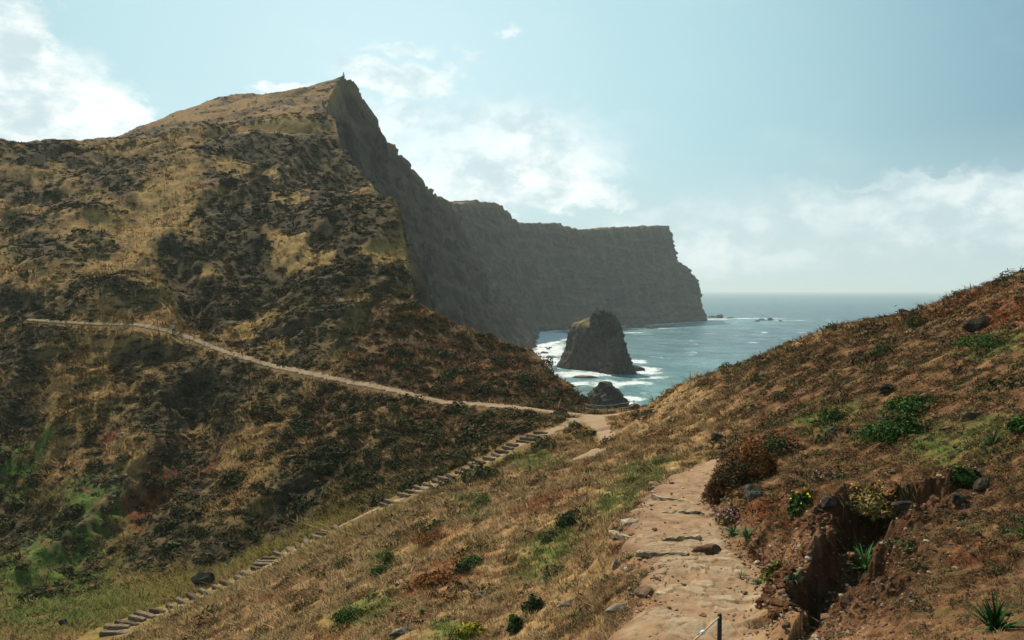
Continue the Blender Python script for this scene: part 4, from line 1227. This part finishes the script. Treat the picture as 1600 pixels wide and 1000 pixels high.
# roots and dead grass hanging over the hollow's upper edge
gl = smooth_line(GUL, 60)
V = []; Cc = []
dxy = np.gradient(gl[:, :2], axis=0); nl_ = np.stack([-dxy[:, 1], dxy[:, 0]], 1); nl_ /= np.linalg.norm(nl_, axis=1)[:, None]
for k in range(900):
    q = rg.randint(len(gl)); sd_ = -1
    p = gl[q, :2] + nl_[q] * sd_ * gl[q, 2] * rg.uniform(.75, 1.5) + rg.normal(0, .03, 2)
    z_ = float(ground(p[0], p[1])) + rg.uniform(-.05, .06)
    dn = -nl_[q] * sd_
    L_ = rg.uniform(.08, .42); w_ = rg.uniform(.003, .009)
    m_ = p + dn * L_ * rg.uniform(.2, .5); e_ = p + dn * L_ * rg.uniform(.3, .6) + rg.normal(0, .03, 2)
    t_ = np.array([dn[1], -dn[0]]) * w_
    V += [(*(p - t_), z_), (*(p + t_), z_), (*(m_ + t_), z_ - L_ * .35), (*(m_ - t_), z_ - L_ * .35)]
    V += [(*(m_ - t_), z_ - L_ * .35), (*(m_ + t_), z_ - L_ * .35), (*(e_ + t_ * .3), z_ - L_), (*(e_ - t_ * .3), z_ - L_)]
    cc_ = np.array([(.10, .065, .03), (.05, .035, .02), (.17, .11, .05), (.05, .06, .02)][rg.randint(4)]) * rg.uniform(.6, 1.3)
    Cc += [cc_] * 8
o = mk('hanging_roots', V, np.arange(len(V)).reshape(-1, 4), M['blade'], np.array(Cc))
tag(o, 'roots and dead grass hanging over the edge of the dark hollow', 'roots', kind='stuff')


# named bushes
def bush(name, px, py, w, h, n, cols, label, seed, wts=None, leaf=(.045, .02), d=None, cat='bush', shell=.35, flowers=None, depth=None, group=None):
    r_ = np.random.RandomState(seed)
    p = hit(px, py)
    dome = (w / 2, (depth or w) / 2, h)
    n = int(n * 1.7)
    v = leaves(r_, n, leaf, dome, shell)
    vv, f = quads_to(v)
    cc = np.repeat(vary(r_, n, cols, wts), 4, 0)
    if flowers:
        root = empty(name, p)
        # a few woody stems under the leaves
        fo = mk('foliage', vv, f, M['leaf'], cc, parent=root)
        fl = leaves(r_, flowers[1], flowers[2], (dome[0] * 1.05, dome[1] * 1.05, dome[2] * 1.12), .92)
        fl[:, :, 2] = np.abs(fl[:, :, 2]) * .7 + h * .35
        fv_, ff_ = quads_to(fl)
        mk('flowers', fv_, ff_, M['leaf'], np.repeat(vary(r_, flowers[1], [flowers[0]], amt=.15), 4, 0), parent=root)
        o = root
    else:
        o = mk(name, vv, f, M['leaf'], cc)
        o.location = p
    return tag(o, label, cat, group)


GRN = [(.030, .065, .014), (.045, .095, .02), (.075, .13, .028), (.03, .05, .018)]
DKG = [(.022, .036, .014), (.04, .055, .02), (.06, .07, .028)]
RUST = [(.20, .075, .022), (.13, .055, .022), (.27, .12, .035), (.04, .04, .018)]
REDB = [(.15, .062, .032), (.20, .09, .045), (.09, .05, .028), (.05, .05, .02)]
OLV = [(.14, .12, .03), (.09, .085, .025), (.20, .16, .05)]
bush('bush', 1436, 642, 1.9, .42, 1500, GRN, 'bright green spreading bush higher up the near slope, upper of a pair', 1, depth=1.2)
bush('bush', 1404, 686, 1.9, .55, 1900, GRN, 'largest bright green spreading bush on the near slope, lower of a pair', 2, depth=1.3)
bush('bush', 1366, 690, .9, .4, 500, OLV, 'olive yellow bush at the edge of the large green bush', 3)
bush('bush', 1302, 655, .9, .34, 600, GRN, 'small bright green bush above two dark rocks', 4)
bush('bush', 1186, 752, 1.25, 1.0, 2600, RUST, 'rust orange bush overhanging the footpath bank', 5, [.4, .25, .2, .15], shell=.5)
bush('bush', 1150, 765, 1.2, .75, 1800, [(.035, .045, .018), (.06, .05, .025), (.13, .055, .022)], 'dark green bush between the rust bush and the footpath', 6)
bush('bush', 1124, 782, .85, .85, 1500, REDB, 'reddish brown bush leaning over the edge of the footpath', 7, shell=.5)
bush('bush', 1165, 722, 1.6, .45, 1300, REDB, 'low reddish brown bush behind the rust orange bush', 8)
bush('bush', 1216, 706, 1.3, .45, 900, DKG, 'dark green bush up the slope behind the rust bush', 9)
bush('bush', 1378, 556, 1.4, .65, 700, DKG + GRN[:2], 'dark green bush alone halfway up the right hand skyline slope', 10)
bush('bush', 1430, 512, 1.3, .75, 700, DKG + GRN[:1], 'dark green bush close under the right hand skyline', 11)
bush('bush', 1550, 541, 2.0, .35, 900, GRN, 'flat green bush near the photo edge under the right hand skyline', 12)
bush('bush', 890, 826, .9, .5, 1100, DKG + GRN[:1], 'dark green bush on the grass slope beside the footpath', 13)
bush('bush', 862, 842, 1.0, .28, 800, [(.10, .09, .03), (.06, .08, .02)], 'olive bush just below the dark green bush by the footpath', 14)
bush('bush', 609, 884, .8, .55, 600, DKG, 'dark bush low on the grassy slope under the stairs', 15)
bush('bush', 594, 896, .9, .3, 500, GRN, 'small green bush touching the dark bush under the stairs', 16)
bush('bush', 672, 832, 1.6, .7, 800, DKG + GRN[:1], 'round dark green bush in the middle of the grassy slope', 17)
bush('bush', 754, 791, 1.5, .8, 700, GRN, 'fresh green bush high on the grassy slope near the stairs', 18)
bush('bush', 687, 912, 1.9, .3, 1400, RUST[:3], 'long low rust orange bush across the grassy slope', 19, depth=1.0)
bush('bush', 724, 896, .7, .4, 500, DKG, 'dark bush at the upper end of the long rust bush', 20)
bush('bush', 737, 884, .8, .3, 500, GRN, 'green bush above the upper end of the long rust bush', 21)
bush('bush', 678, 846, 2.2, .3, 900, RUST[:3], 'rust coloured low bush below the round dark green bush', 22, depth=1.0)
bush('bush', 545, 968, 1.0, .3, 700, GRN, 'bright green low bush near the foot of the grassy slope', 23)
bush('bush', 735, 994, .55, .25, 700, [(.30, .25, .03), (.18, .17, .03), (.42, .34, .04)], 'yellow green flowering cushion at the lower picture edge', 24)
bush('bush', 805, 985, .3, .3, 350, DKG + GRN, 'small dark green bush beside the yellow flowering cushion', 25)
bush('bush', 540, 884, 1.2, .5, 500, DKG + OLV[1:2], 'grey green bush beneath the middle of the stairs', 26)
bush('bush', 497, 888, 1.2, .5, 500, DKG + OLV[1:2], 'grey green bush left of its twin beneath the stairs', 27)
bush('bush', 835, 955, .45, .28, 450, DKG, 'dark little bush next to flat stones left of the slab', 28)
bush('bush', 915, 830, .5, .26, 400, REDB, 'brown bush touching the dark green bush by the footpath', 29)
bush('bush', 1210, 905, .4, .22, 400, OLV, 'olive cushion growing on the cut bank', 30)
bush('bush', 1600, 672, .5, .2, 350, GRN, 'green bush at the right edge of the photo', 31)
bush('bush', 1508, 752, .36, .2, 300, GRN + DKG, 'low green bush among stones on the right slope', 32)
bush('flowering_bush', 1145, 812, .75, .22, 600, [(.16, .085, .05), (.13, .11, .04)], 'pink flowered dry cushion beside two pale stones', 33, cat='flowering bush', flowers=((.50, .25, .36), 90, (.022, .016)))
bush('flowering_bush', 1297, 752, .7, .2, 500, [(.16, .085, .05), (.13, .11, .04)], 'pale pink flowered dry cushion higher up the right slope', 34, cat='flowering bush', flowers=((.46, .26, .34), 60, (.02, .014)))
bush('flowering_bush', 1253, 806, .42, .42, 900, GRN, 'upright green plant with yellow flower heads on the right bank', 35, cat='flowering bush', flowers=((.75, .56, .03), 40, (.022, .018)), leaf=(.05, .02))
bush('flowering_bush', 1362, 800, .75, .42, 700, [(.24, .17, .05), (.16, .13, .035), (.3, .2, .08)], 'thin dry plant dotted with yellow flowers over the hollow', 36, cat='flowering bush', flowers=((.70, .50, .03), 40, (.016, .012)), leaf=(.05, .012), shell=.2)


def rosette(px, py, n, ln, w, cols, label, seed, up=.9, name='rosette_plant', flowers=None, droop=1.0):
    """strap leaves that rise from one point and arch over"""
    r_ = np.random.RandomState(seed)
    p = hit(px, py)
    V, Fq, Cc = [], [], []
    sg = 6
    for k in range(n):
        a = r_.rand() * 6.283; el = r_.uniform(.25, 1.0) * up; L_ = ln * r_.uniform(.6, 1.1); dr = droop * r_.uniform(.5, 1.3)
        col = np.array(cols[r_.randint(len(cols))]) * r_.uniform(.75, 1.25)
        base = len(V)
        x = r_.uniform(0, .04); z = 0.0; e = math.pi / 2 * el + .15
        for q in range(sg + 1):
            f_ = q / sg; wd = w * (1 - f_ ** 2.2) * (.6 + .4 * min(1, f_ * 4)) + .0008
            for s_, dz in ((-1, .25), (0, 0), (1, .25)):
                V.append((x * math.cos(a) - s_ * wd * math.sin(a), x * math.sin(a) + s_ * wd * math.cos(a), z + dz * wd)); Cc.append(col)
            x += math.cos(e) * L_ / sg; z += math.sin(e) * L_ / sg; e -= dr * 1.5 / sg
            if z < .01: z = .01
        for q in range(sg):
            b_ = base + q * 3
            Fq += [(b_, b_ + 1, b_ + 4, b_ + 3), (b_ + 1, b_ + 2, b_ + 5, b_ + 4)]
    o = mk(name, V, np.array(Fq), M['leaf'], np.array(Cc), True)
    o.location = p + Vector((0, 0, -.02))
    return tag(o, label, 'plant')


TEAL = [(.06, .12, .05), (.10, .17, .07), (.14, .20, .09)]
rosette(1146, 836, 60, .26, .014, TEAL, 'grey green rosette plant on the bank, smaller of a touching pair', 41)
rosette(1168, 840, 75, .30, .015, TEAL, 'grey green rosette plant on the bank, larger of a touching pair', 42)
rosette(1158, 906, 60, .19, .012, [(.09, .12, .05), (.15, .17, .08), (.2, .19, .1)], 'pale rosette plant at the edge of the footpath', 43)
rosette(1188, 915, 60, .20, .012, [(.10, .14, .06), (.18, .2, .1)], 'silvery rosette plant beside the pale one by the footpath', 44)
rosette(1352, 892, 70, .42, .011, [(.03, .11, .025), (.05, .17, .04), (.08, .22, .06)], 'vivid green spiky plant in front of the dark hollow', 45, up=1.0, droop=.8)
rosette(1555, 985, 90, .36, .010, [(.02, .055, .015), (.035, .09, .022)], 'dark green spiky plant in the lower corner of the slope', 46, up=1.0, droop=.7)
rosette(1368, 812, 60, .34, .008, [(.03, .045, .016), (.06, .07, .025)], 'dark drooping grassy plant hanging over the hollow', 47, up=.7, droop=2.0)
rosette(1505, 752, 40, .28, .01, GRN, 'green strap leaved plant among stones up the slope', 48)
rosette(1552, 694, 40, .34, .012, [(.06, .09, .04), (.1, .12, .06)], 'grey green strap leaved plant on the right slope', 49)
rosette(1240, 905, 30, .22, .009, TEAL, 'thin leaved plant rooted in the cut bank', 50)
rosette(1605, 840, 40, .24, .010, GRN, 'short green spiky tuft at the right edge', 51)
rosette(985, 872, 40, .16, .008, OLV + GRN, 'small spiky tuft left of the footpath steps', 52)
rosette(855, 912, 40, .25, .012, TEAL, 'grey green tuft on the grass slope left of the mossy stone', 53)
rosette(660, 958, 40, .28, .012, GRN + TEAL, 'green tuft beside the foot of the rust bush', 54)

# clods of earth along the uphill edge of the hollow
for k in range(34):
    q = rg.randint(4, len(gl) - 2)
    p = gl[q, :2] - nl_[q] * gl[q, 2] * rg.uniform(.7, 2.4)
    sz_ = rg.uniform(.05, .15)
    rock('earth_clod', 0, 0, (sz_ * rg.uniform(.8, 1.5), sz_, sz_ * rg.uniform(.6, .9)), 960 + k, 'crumbling lump of red brown earth at the edge of the dark hollow', 'earth clod', a=(.075, .036, .018), b=(.16, .085, .042), sink=.45, sub=4, noise=.5, cuts=3, group='earth clods at the edge of the hollow', rot=k, at=Vector((p[0], p[1], float(ground(p[0], p[1])))))
# named rocks
rock('boulder', 318, 917, (1.0, .7, .85), 901, 'big dark boulder beside the lower stairs in the valley', 'boulder', a=(.020, .024, .022), b=(.05, .052, .045), rot=.5, sink=.15)
rock('boulder', 1178, 776, (.34, .28, .25), 902, 'dark lichen spotted boulder under the rust orange bush', 'boulder', a=(.04, .045, .042), b=(.13, .13, .11), rot=.3)
rock('rock', 1095, 806, (.21, .14, .08), 903, 'flat dark stone lying on the edge of the footpath', a=(.035, .025, .022), b=(.07, .05, .042))
rock('rock', 1117, 801, (.10, .08, .09), 904, 'pale grey stone with a pointed top beside the footpath', a=(.2, .19, .17), b=(.38, .36, .32))
rock('rock', 1122, 808, (.15, .09, .07), 905, 'pale flat stone leaning in front of the pointed pale one', a=(.24, .22, .2), b=(.45, .42, .37), rot=.7)
rock('rock', 963, 888, (.11, .09, .13), 906, 'pale lichen covered stone left of the footpath', a=(.16, .155, .12), b=(.34, .33, .26))
rock('rock', 1385, 613, (.27, .22, .26), 907, 'dark upright rock standing alone on the right slope', a=(.03, .032, .03), b=(.07, .068, .06))
rock('rock', 1300, 679, (.22, .2, .22), 908, 'dark rock with a pale top below the small green bush', a=(.05, .05, .045), b=(.2, .18, .15))
rock('rock', 1325, 676, (.2, .15, .17), 909, 'brown dark rock next to the pale topped one', a=(.045, .04, .035), b=(.1, .08, .06), rot=1.)
rock('rock', 1295, 788, (.15, .12, .12), 910, 'small dark stone between the two yellow flowered plants', a=(.04, .038, .034), b=(.1, .09, .08))
rock('rock', 1105, 868, (.30, .35, .26), 911, 'dark rock jutting from the bank at the footpath edge', a=(.05, .035, .026), b=(.12, .075, .05), sink=.35)
rock('rock', 1010, 930, (.20, .26, .15), 912, 'brown earthy rock at the footpath edge above the slab', a=(.12, .08, .055), b=(.2, .14, .1), sink=.35)
rock('rock', 1415, 792, (.20, .13, .1), 913, 'dark grey stone above the hollow', a=(.045, .04, .038), b=(.1, .085, .07))
rock('rock', 1497, 782, (.13, .11, .11), 914, 'dark stone below the strap leaved plant', a=(.04, .035, .03), b=(.09, .075, .06))
rock('rock', 1535, 764, (.14, .12, .15), 915, 'dark pointed stone uphill of the dark one', a=(.04, .035, .03), b=(.09, .075, .06))
rock('rock', 1520, 654, (.3, .2, .18), 916, 'split brown rock on the upper right slope', a=(.08, .065, .05), b=(.18, .14, .1))
rock('rock', 552, 918, (.26, .22, .24), 917, 'dark round stone on the grassy slope', a=(.035, .032, .03), b=(.08, .07, .06))
rock('rock', 757, 930, (.30, .16, .13), 918, 'dark flat stone with a pale edge on the grassy slope', a=(.07, .062, .055), b=(.3, .27, .22), rot=.5)
rock('rock', 627, 992, (.28, .18, .16), 919, 'grey stone at the lower picture edge on the grass', a=(.08, .075, .068), b=(.26, .24, .2))
rock('rock', 98, 976, (.35, .3, .3), 920, 'small dark rock on the grass under the green valley corner', a=(.035, .035, .03), b=(.07, .065, .055))
rock('rock', 1530, 515, (.9, .6, .45), 921, 'dark rock outcrop just under the right hand skyline', a=(.03, .025, .022), b=(.08, .06, .045))
rock('rock', 990, 641, (.8, .8, .6), 922, 'dark rock knob at the sea side of the saddle', a=(.05, .042, .036), b=(.13, .10, .08))
rock('rock', 1120, 688, (.45, .3, .4), 923, 'dark tilted rock just above the end of the footpath', a=(.05, .045, .04), b=(.14, .12, .1), rot=.6)
rock('rock', 890, 945, (.3, .12, .07), 924, 'broken grey stones in the grass left of the slab', a=(.1, .095, .085), b=(.3, .28, .24), rot=.4)
rock('stone_slab', 975, 950, (.42, .15, .07), 925, 'long grey stone slab at the turn of the footpath', 'slab', a=(.16, .145, .125), b=(.3, .27, .22), rot=.35)
for k, (px, py, s_) in enumerate([(184, 681, .75), (192, 677, .55), (182, 746, .7), (176, 750, .5), (196, 742, .55), (178, 776, .6), (174, 786, .5)]):
    rock('pale_rock', px, py, (s_ * .6, s_ * .42, s_ * .3), 930 + k, 'small white stone in the red earth of the ravine', 'rock', a=(.35, .30, .25), b=(.6, .54, .48), group='white stones in the ravine', sub=2)


# ------------------------------------------------------------------ stairs
def box_mesh(w, d, h, rng, sub=(9, 2, 2), j=.012):
    """a weathered timber or stone block: a box of several segments with uneven faces and worn corners"""
    import bmesh
    bm = bmesh.new()
    bmesh.ops.create_cube(bm, size=1.0)
    bmesh.ops.scale(bm, vec=(w, d, h), verts=bm.verts)
    le = [e for e in bm.edges if abs(e.verts[0].co.x - e.verts[1].co.x) > .5 * w]
    bmesh.ops.subdivide_edges(bm, edges=le, cuts=sub[0], use_grid_fill=True)
    bmesh.ops.bevel(bm, geom=[e for e in bm.edges if e.is_manifold and e.calc_face_angle(0) > .6], offset=min(d, h) * .16, segments=2, affect='EDGES')
    for v in bm.verts:
        q = Vector(rng.normal(size=3)) * j
        v.co += q; v.co.z += .02 * math.sin(v.co.x * 5 + rng.rand() * .3)
    me = bpy.data.meshes.new('step'); bm.to_mesh(me); bm.free()
    return me


SL = SL0
ds = np.r_[0, np.cumsum(np.hypot(*np.diff(SL, axis=0).T))]
stm = []
for k in range(6):
    me = box_mesh(1.45, .42, .30, np.random.RandomState(60 + k)); me.materials.append((M['wood'], M['wood_pale'], M['wood_dark'])[k % 3]); stm.append(me)
gap0 = hit(526, 829); gap1 = hit(597, 794)
n_ = 0
q = .2
while q < ds[-1] - .2:
    x = np.interp(q, ds, SL[:, 0]); y = np.interp(q, ds, SL[:, 1])
    x2 = np.interp(q + .3, ds, SL[:, 0]); y2 = np.interp(q + .3, ds, SL[:, 1])
    step = .68 + .18 * rg.rand()
    q += step
    if gap0.x < x < gap1.x or rg.rand() < .03: continue
    a = math.atan2(y2 - y, x2 - x)
    o = bpy.data.objects.new('stair_step', stm[n_ % 6]); COL.objects.link(o)
    o.location = (x + rg.normal() * .12, y + rg.normal() * .12, float(ground(x, y)) + rg.uniform(.06, .14)); o.rotation_euler = (rg.normal() * .04, rg.normal() * .04, a - math.pi / 2 + rg.normal() * .07)
    o.scale = (rg.uniform(.95, 1.25), rg.uniform(.75, 1.1), 1)
    tag(o, 'weathered step of the long hillside stairs above the valley floor', 'step', 'steps of the hillside stairs')
    n_ += 1
# stone edges across the footpath
for k, (xa, ya, xb, yb, lab) in enumerate([(1020, 785, 1092, 790, 'thin pale stone edge across the footpath, farthest of the stone edges'), (1030, 803, 1090, 806, 'pale stone edge behind the flat dark stone on the footpath'),
                                         (1035, 848, 1095, 847, 'widest pale stone edge across the footpath'), (995, 876, 1075, 873, 'nearest pale stone edge across the footpath'), (955, 838, 985, 843, 'short pale stone edge at the grassy side of the footpath')]):
    a, b = hit(xa, ya), hit(xb, yb)
    me = box_mesh((b - a).length, .14, .10, np.random.RandomState(70 + k), j=.014)
    o = bpy.data.objects.new('stone_edge', me); COL.objects.link(o)
    at = me.attributes.new('Col', 'FLOAT_COLOR', 'POINT')
    for d_ in at.data: d_.color = (*(np.array((.36, .27, .17)) * rg.uniform(.8, 1.1)), 1)
    me.materials.append(M['rock'])
    m_ = (a + b) / 2
    o.location = (m_.x, m_.y, float(ground(m_.x, m_.y)) + .055); o.rotation_euler = (0, -math.atan2(b.z - a.z, math.hypot(b.x - a.x, b.y - a.y)) * .5, math.atan2(b.y - a.y, b.x - a.x))
    tag(o, lab, 'stone edge')


# ------------------------------------------------------------------ rails, fence, summit pillar, hiker
def tube(name, pts, r, mat, parent=None, n=10, cap=True):
    pts = [Vector(p) for p in pts]
    V, Fq = [], []
    for i, p in enumerate(pts):
        t_ = (pts[min(i + 1, len(pts) - 1)] - pts[max(i - 1, 0)]).normalized()
        u = t_.cross(Vector((.3, .9, .2)) if abs(t_.z) > .8 else Vector((0, 0, 1))).normalized(); w = t_.cross(u)
        rr_ = r[i] if isinstance(r, (list, tuple)) else r
        for k in range(n):
            a = 2 * math.pi * k / n
            V.append(p + (u * math.cos(a) + w * math.sin(a)) * rr_)
    for i in range(len(pts) - 1):
        for k in range(n):
            Fq.append((i * n + k, i * n + (k + 1) % n, (i + 1) * n + (k + 1) % n, (i + 1) * n + k))
    V.append(pts[0]); V.append(pts[-1]); L_ = (len(pts) - 1) * n
    tri = [((k + 1) % n, k, len(V) - 2) for k in range(n)] + [(L_ + k, L_ + (k + 1) % n, len(V) - 1) for k in range(n)]
    return mk(name, [tuple(v) for v in V], [np.array(Fq), np.array(tri)], M[mat], None, True, parent)


def at_px(px, py, d):
    t_, s_ = ray(px, py)
    return Vector((float(t_) * d, d, float(s_) * d + EYE))


top = at_px(1124.5, 958.5, 7.6)
gz = float(ground(top.x, top.y))
root = empty('handrail', (top.x, top.y, gz))
tag(root, 'black iron handrail post with a taut rope and bright clamp beside the footpath', 'handrail')
inv = Vector((top.x, top.y, gz))
h_ = top.z - gz
tube('post', [(0, 0, -.25), (0, 0, h_ - .012), (0, 0, h_)], [.0215, .0215, .014], 'darkpost', root, 14)
# next post lies outside the photograph, down to the left along the path edge
p2 = at_px(985, 1078, 6.2) - inv
att = Vector((-.012, -.018, h_ - .03))
line = [att.lerp(p2, q) - Vector((0, 0, .03 * math.sin(math.pi * q))) for q in np.linspace(0, 1, 12)]
tube('rope', line, .0085, 'rope', root, 10)
cp = att.lerp(p2, .215) - Vector((0, 0, .018)); dr = (p2 - att).normalized()
cl_o = tube('clamp', [cp - dr * .024, cp - dr * .02, cp - dr * .006, cp + dr * .006, cp + dr * .02, cp + dr * .024], [.012, .02, .021, .021, .02, .012], 'metal', root, 10)
tube('bolt', [cp + Vector((0, -.015, .012)), cp + Vector((.0, -.024, .02))], .007, 'metal', cl_o, 6)
g2 = float(ground(top.x + p2.x, top.y + p2.y)) - gz
tube('post', [(p2.x, p2.y, g2 - .25), (p2.x, p2.y, p2.z + .02), (p2.x, p2.y, p2.z + .035)], [.0215, .0215, .014], 'darkpost', root, 14)

# cable fence on the seaward lip of the saddle
fp_ = [hit(a, b) for a, b in [(914, 646), (930, 648.5), (950, 649), (972, 646), (992, 642.5)]]
fp_ = [p + Vector((0, .6, 0)) for p in fp_]
for p in fp_: p.z = float(ground(p.x, p.y))
root = empty('cable_fence', fp_[0]); o0 = fp_[0]
tag(root, 'thin post and cable fence along the seaward lip of the saddle', 'fence')
for p in fp_:
    q_ = p - o0
    tube('post', [q_ + Vector((0, 0, -.3)), q_ + Vector((0, 0, 1.12))], .03, 'darkpost', root, 6)
for hgt_ in (1.05, .6):
    for a, b in zip(fp_[:-1], fp_[1:]):
        pts = [(a - o0).lerp(b - o0, q) + Vector((0, 0, hgt_ - .06 * math.sin(math.pi * q))) for q in np.linspace(0, 1, 7)]
        tube('cable', pts, .018, 'rope', root, 6)

# survey pillar on the peak
pk = Vector((-93.6, 449, 0)); pk.z = float(ground(pk.x, pk.y))
pk2 = max([v.co.z for v in bpy.data.objects['sea_cliff'].data.vertices if (v.co.x - pk.x) ** 2 + (v.co.y - pk.y) ** 2 < 9] or [pk.z])
pk.z = max(pk.z, pk2) - .15
root = empty('summit_pillar', pk); tag(root, 'small whitewashed survey pillar on the highest peak', 'pillar')
tube('base', [(0, 0, -.5), (0, 0, .7), (0, 0, .9)], [.9, .85, .62], 'white', root, 4)
tube('shaft', [(0, 0, .88), (0, 0, 2.2), (0, 0, 2.3)], [.42, .30, .2], 'white', root, 8)


def person(name, loc, face, label):
    """a hiker in mid stride: joints joined to one skin"""
    J = [((0, 0, .93), .125), ((0, 0, 1.12), .12), ((0, .02, 1.36), .145), ((0, .03, 1.48), .065), ((0, .05, 1.56), .075), ((0, .06, 1.66), .095), ((0, .05, 1.74), .06),
         ((.10, .0, .88), .095), ((.11, .13, .50), .062), ((.11, .05, .09), .042), ((.11, .20, .04), .035),
         ((-.10, .0, .88), .095), ((-.11, .02, .48), .062), ((-.11, -.22, .12), .042), ((-.11, -.10, .04), .035),
         ((.20, .02, 1.40), .06), ((.25, -.06, 1.14), .045), ((.24, .10, .94), .033), ((.24, .15, .87), .036),
         ((-.20, .02, 1.40), .06), ((-.25, .02, 1.14), .045), ((-.24, .22, .99), .033), ((-.24, .28, .94), .036)]
    E = [(0, 1), (1, 2), (2, 3), (3, 4), (4, 5), (5, 6), (0, 7), (7, 8), (8, 9), (9, 10), (0, 11), (11, 12), (12, 13), (13, 14), (2, 15), (15, 16), (16, 17), (17, 18), (2, 19), (19, 20), (20, 21), (21, 22)]
    me = bpy.data.meshes.new('body'); me.from_pydata([j_[0] for j_ in J], E, [])
    o = bpy.data.objects.new('body', me); COL.objects.link(o)
    md = o.modifiers.new('skin', 'SKIN')
    for k, (_, r_) in enumerate(J):
        me.skin_vertices[0].data[k].radius = (r_, r_ * .85)
    me.skin_vertices[0].data[0].use_root = True
    o.modifiers.new('sub', 'SUBSURF').render_levels = 2
    o.modifiers['sub'].levels = 2
    dg = bpy.context.evaluated_depsgraph_get()
    m2 = bpy.data.meshes.new_from_object(o.evaluated_get(dg))
    bpy.data.objects.remove(o)
    v = np.empty(len(m2.vertices) * 3, np.float32); m2.vertices.foreach_get('co', v); v = v.reshape(-1, 3)
    c = np.empty((len(v), 4), np.float32); c[:] = (.35, .22, .16, 1)
    z_, ax_ = v[:, 2], np.abs(v[:, 0])
    c[(z_ > .95) & (z_ < 1.50)] = (.42, .36, .37, 1)
    c[(z_ < 1.12) & (ax_ > .2)] = (.35, .22, .16, 1)
    c[(z_ < .97) & (ax_ < .2)] = (.022, .022, .026, 1)
    c[z_ < .10] = (.05, .04, .035, 1)
    at = m2.attributes.new('Col', 'FLOAT_COLOR', 'POINT'); at.data.foreach_set('color', c.ravel())
    m2.materials.clear(); m2.materials.append(M['cloth'])
    body = bpy.data.objects.new(name, m2); COL.objects.link(body)
    hv, hf = ICO[2]
    hv = hv * np.array((.10, .11, .10)) + np.array((0, .035, 1.69)); hv[:, 2] = np.maximum(hv[:, 2], 1.62 + .6 * np.maximum(hv[:, 1] - .03, 0))
    mk('hair', hv, hf, M['cloth'], np.tile((.03, .02, .015), (len(hv), 1)), True, body)
    pv, pf = ICO[2]
    pv = np.sign(pv) * np.abs(pv) ** .6 * np.array((.15, .09, .22)) + np.array((0, -.17, 1.25))
    mk('backpack', pv, pf, M['cloth'], np.tile((.05, .05, .06), (len(pv), 1)), True, body)
    body.location = loc; body.rotation_euler = (0, 0, face)
    return tag(body, label, 'person')


pp = hit(271, 526)
person('person', pp + Vector((0, 0, .20)), R(-150), 'lone hiker in dark trousers and a pale top walking on the trail')

# ------------------------------------------------------------------ haze over land and sea
hz = bpy.data.materials.new('haze'); hz.use_nodes = True
t = NT(hz.node_tree); t.n.clear()
pv = t.node('ShaderNodeVolumePrincipled', {'Color': c4(.87, .94, .93), 'Density': 8.8e-5, 'Anisotropy': .2})
t.node('ShaderNodeOutputMaterial', {'Volume': pv.outputs[0]})
a, b, z0, z1 = 33000, 33000, -4.5, 200.0
V = [(-a, -b, z0), (a, -b, z0), (a, b, z0), (-a, b, z0), (-a, -b, z1), (a, -b, z1), (a, b, z1), (-a, b, z1)]
o = mk('haze', V, np.array([(3, 2, 1, 0), (4, 5, 6, 7), (0, 1, 5, 4), (1, 2, 6, 5), (2, 3, 7, 6), (3, 0, 4, 7)]), hz)
tag(o, kind='stuff')
